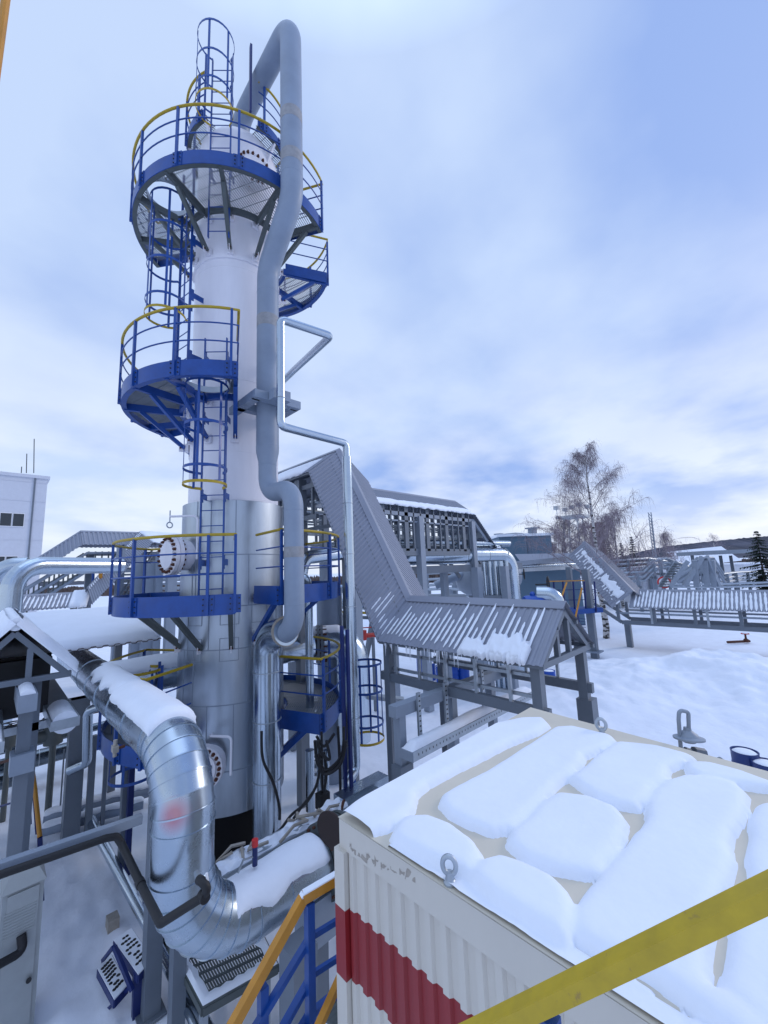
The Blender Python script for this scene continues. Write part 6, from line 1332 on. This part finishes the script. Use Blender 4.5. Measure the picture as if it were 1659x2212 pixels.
# ------------------------------------------------------------------ trees
def branchset(rnd, base, h, r0, spread, nb, twl, droop, lean=V((0, 0, 0)), start=.22, levels=2, ex=1.0, tw=14):
    tr = MB(); cr_ = MB(); fine = []
    trunk = [V(base) + V((nz(k * .4, base[0]) * .18, nz(k * .4, base[1], 5) * .18, h * k / 14)) + lean * (k / 14) ** 1.5 for k in range(15)]
    tr.tube(trunk, [r0 * (1 - .93 * k / 14) for k in range(15)], 9)
    def limb(p, d, L_, r, lv):
        pts = [p]; dd = d.copy(); m = 7
        for k in range(m):
            dd = (dd + V((rnd.uniform(-.16, .16), rnd.uniform(-.16, .16), .05 - droop * .13 * (k / m) * (1 + lv)))).normalized(); pts.append(pts[-1] + dd * L_ / m)
        cr_.tube(pts, [max(.007, r * (1 - .85 * k / m)) for k in range(m + 1)], 4 if lv < 1 else 3, caps=False)
        if lv < levels:
            for k in range(2, m + 1):
                for _ in range(1 if lv else 2):
                    v_ = V((rnd.uniform(-1, 1), rnd.uniform(-1, 1), rnd.uniform(-.2, .6))).normalized(); limb(pts[k], (dd * .7 + v_ * .8).normalized(), L_ * rnd.uniform(.28, .46), r * .42, lv + 1)
        else:
            for _ in range(tw):
                q = pts[rnd.randint(1, m)]; v_ = V((rnd.uniform(-1, 1), rnd.uniform(-1, 1), rnd.uniform(-.7, .4))).normalized(); fine.append((q, v_, twl * rnd.uniform(.5, 1.3)))
    for i in range(nb):
        f = start + (1 - start) * (i + rnd.random()) / nb; k = f * 14; p = trunk[int(min(k, 13))].lerp(trunk[int(min(k, 13)) + 1], k - int(min(k, 13))); a = rnd.random() * 2 * PI
        prof = min(1.15 * (1 - f) ** .75 + .05, .75 + f) * ex; d = V((math.cos(a), math.sin(a), .55 + .9 * f)).normalized(); limb(p, d, spread * max(.18, prof), r0 * .30 * (1.05 - f), 0)
    tv = []; tf = []; fw_ = .005 if r0 > .235 and h > 14 else .015
    for q, v_, l_ in fine:
        side = v_.cross(V((0, 0, 1))).normalized() * fw_; m1 = q + v_ * l_ * .5 + V((0, 0, -.04)); m2 = q + v_ * l_ * .75 + V((0, 0, -droop * l_ * .6)); o = len(tv)
        tv += [q - side, q + side, m1 + side, m1 - side, m2 + side * .6, m2 - side * .6]; tf += [(o, o + 1, o + 2, o + 3), (o + 3, o + 2, o + 4, o + 5)]
    cr_.add(tv, tf); return tr, cr_
def birch(base, h, r0, spread, nb, label, seed, twl=.5, droop=1.0, levels=2, start=.22, tw=14, m_='birch', ex=1.):
    rnd = random.Random(seed); tr, cr_ = branchset(rnd, base, h, r0, spread, nb, twl, droop, start=start, levels=levels, tw=tw, ex=ex)
    t = thing('birch_tree' if m_ == 'birch' else 'bare_tree', label, 'tree', tuple(base)); tr.build('trunk', m_, t); cr_.build('crown', 'twig', t, smooth=0); return t
b0 = onz(1310, 1380, 0); b0.z = -.1; birch(tuple(b0), 14.4, .24, 5.6, 30, 'tall frosted bare birch with a white and black trunk on the right', 11, .7, 1.0, levels=2, start=.20, tw=4)
q = dep(1222, 1210, 58); birch((q.x, q.y, 0), 12.0, .22, 5.0, 22, 'smaller bare birch left of the tall one beside the workshop', 12, 1.0, 1.2, levels=1, tw=9)
q = dep(1192, 1210, 62); birch((q.x, q.y, 0), 9, .2, 3.4, 16, 'leftmost low bare birch in front of the workshop', 17, 1.0, 1.2, levels=1, tw=9)
q = dep(1335, 1215, 50); birch((q.x, q.y, 0), 11.5, .22, 5.2, 24, 'bare birch leaning out to the right of the tall birch', 13, 1.0, 1.2, levels=1, tw=9)
q = dep(1270, 1212, 56); birch((q.x, q.y, 0), 11, .2, 4.4, 18, 'bare birch directly behind the tall birch trunk', 19, 1.0, 1.2, levels=1, tw=9)
q = dep(1442, 1206, 90); birch((q.x, q.y, 0), 11.5, .24, 5.2, 20, 'round crowned bare tree right of the lattice mast', 14, 1.3, .8, levels=1, tw=8)
q = dep(1542, 1180, 160); birch((q.x, q.y, 0), 14.5, .3, 7, 20, 'small rounded bare tree on the skyline before the wooded hill', 15, 1.8, .5, levels=1, tw=8)
q = dep(1520, 1215, 70); 
def spruce(base, h, r, label, seed, n=26):
    rnd = random.Random(seed); t = thing('spruce_tree', label, 'tree', tuple(base), 'dark spruces'); MB().tube([base, V(base) + V((0, 0, h * .95))], [.16, .02], 7).build('trunk', 'bark', t); mb = MB(); b = V(base)
    for k in range(n):
        f = k / n; z = h * (.06 + .94 * f); rr = r * (1 - f) ** .85 * rnd.uniform(.75, 1.15) + .05; m = int(11 - 5 * f)
        for j in range(m):
            a = rnd.random() * 2 * PI; L_ = rr * rnd.uniform(.7, 1.15); d = V((math.cos(a), math.sin(a), 0)); s_ = V((-d.y, d.x, 0)); p = b + V((0, 0, z))
            for q in range(5):
                u = (q + .6) / 5; c = p + d * L_ * u + V((0, 0, -.32 * L_ * u + .12 * L_ * u * u)); w_ = L_ * .16 * (1.25 - u) + .05
                for s2 in (-1, 1):
                    e = c + s_ * s2 * w_ * rnd.uniform(1, 2) + d * w_ + V((0, 0, -rnd.uniform(.04, .3))); mb.add([c - d * w_ * .5, c + d * w_ * .5, e], [(0, 1, 2)])
                mb.add([c - s_ * w_ * .5, c + s_ * w_ * .5, c + d * w_ * 1.3 + V((0, 0, -.2 - rnd.random() * .2))], [(0, 1, 2)])
    mb.build('crown', 'needle', t, smooth=0); return t
for px, py, D, yt, rr, lab, sd_ in ((1369, 1207, 62, 1154, 1.9, 'dark pointed spruce just right of the tall birch', 1), (1345, 1210, 64, 1168, 2.0, 'dark spruce behind the right hand birch twigs', 2), (1318, 1210, 66, 1165, 2.2, 'dark spruce hidden behind the tall birch', 3), (1647, 1226, 48, 1140, 3.0, 'large dark spruce at the right edge', 4), (1300, 1212, 70, 1172, 2.0, 'low dark spruce left of the birch trunk', 5)):
    a = dep(px, py, D); h = dep(px, yt, D).z; spruce((a.x, a.y, 0), h, rr, lab, sd_)
# scrub line low on the horizon
mb = MB(); rnd = random.Random(9)
for k in range(9000):
    px = rnd.uniform(-60, 1700); D = rnd.uniform(170, 420); gap = .45 + .55 * noise.noise(V((px * .012, D * .01, 0)))
    if rnd.random() > gap + .45: continue
    yh = 1235 - .042 * (px - 830); a = dep(px, yh, D); h = rnd.uniform(1.2, 4.5) * (1 + .8 * noise.noise(V((px * .02, 5, 0)))); s_ = rnd.uniform(1.2, 3.0); an = rnd.random() * PI; u = V((math.cos(an), math.sin(an), 0)) * s_
    mb.add([(a.x - u.x, a.y - u.y, 0), (a.x + u.x, a.y + u.y, 0), (a.x + u.x * rnd.uniform(-.6, .6), a.y + u.y * .3, h)], [(0, 1, 2)])
tag(mb.build('distant_scrub', 'scrub', smooth=0), 'brown strip of bare scrub along the far edge of the snow field', 'scrub', kind='stuff')
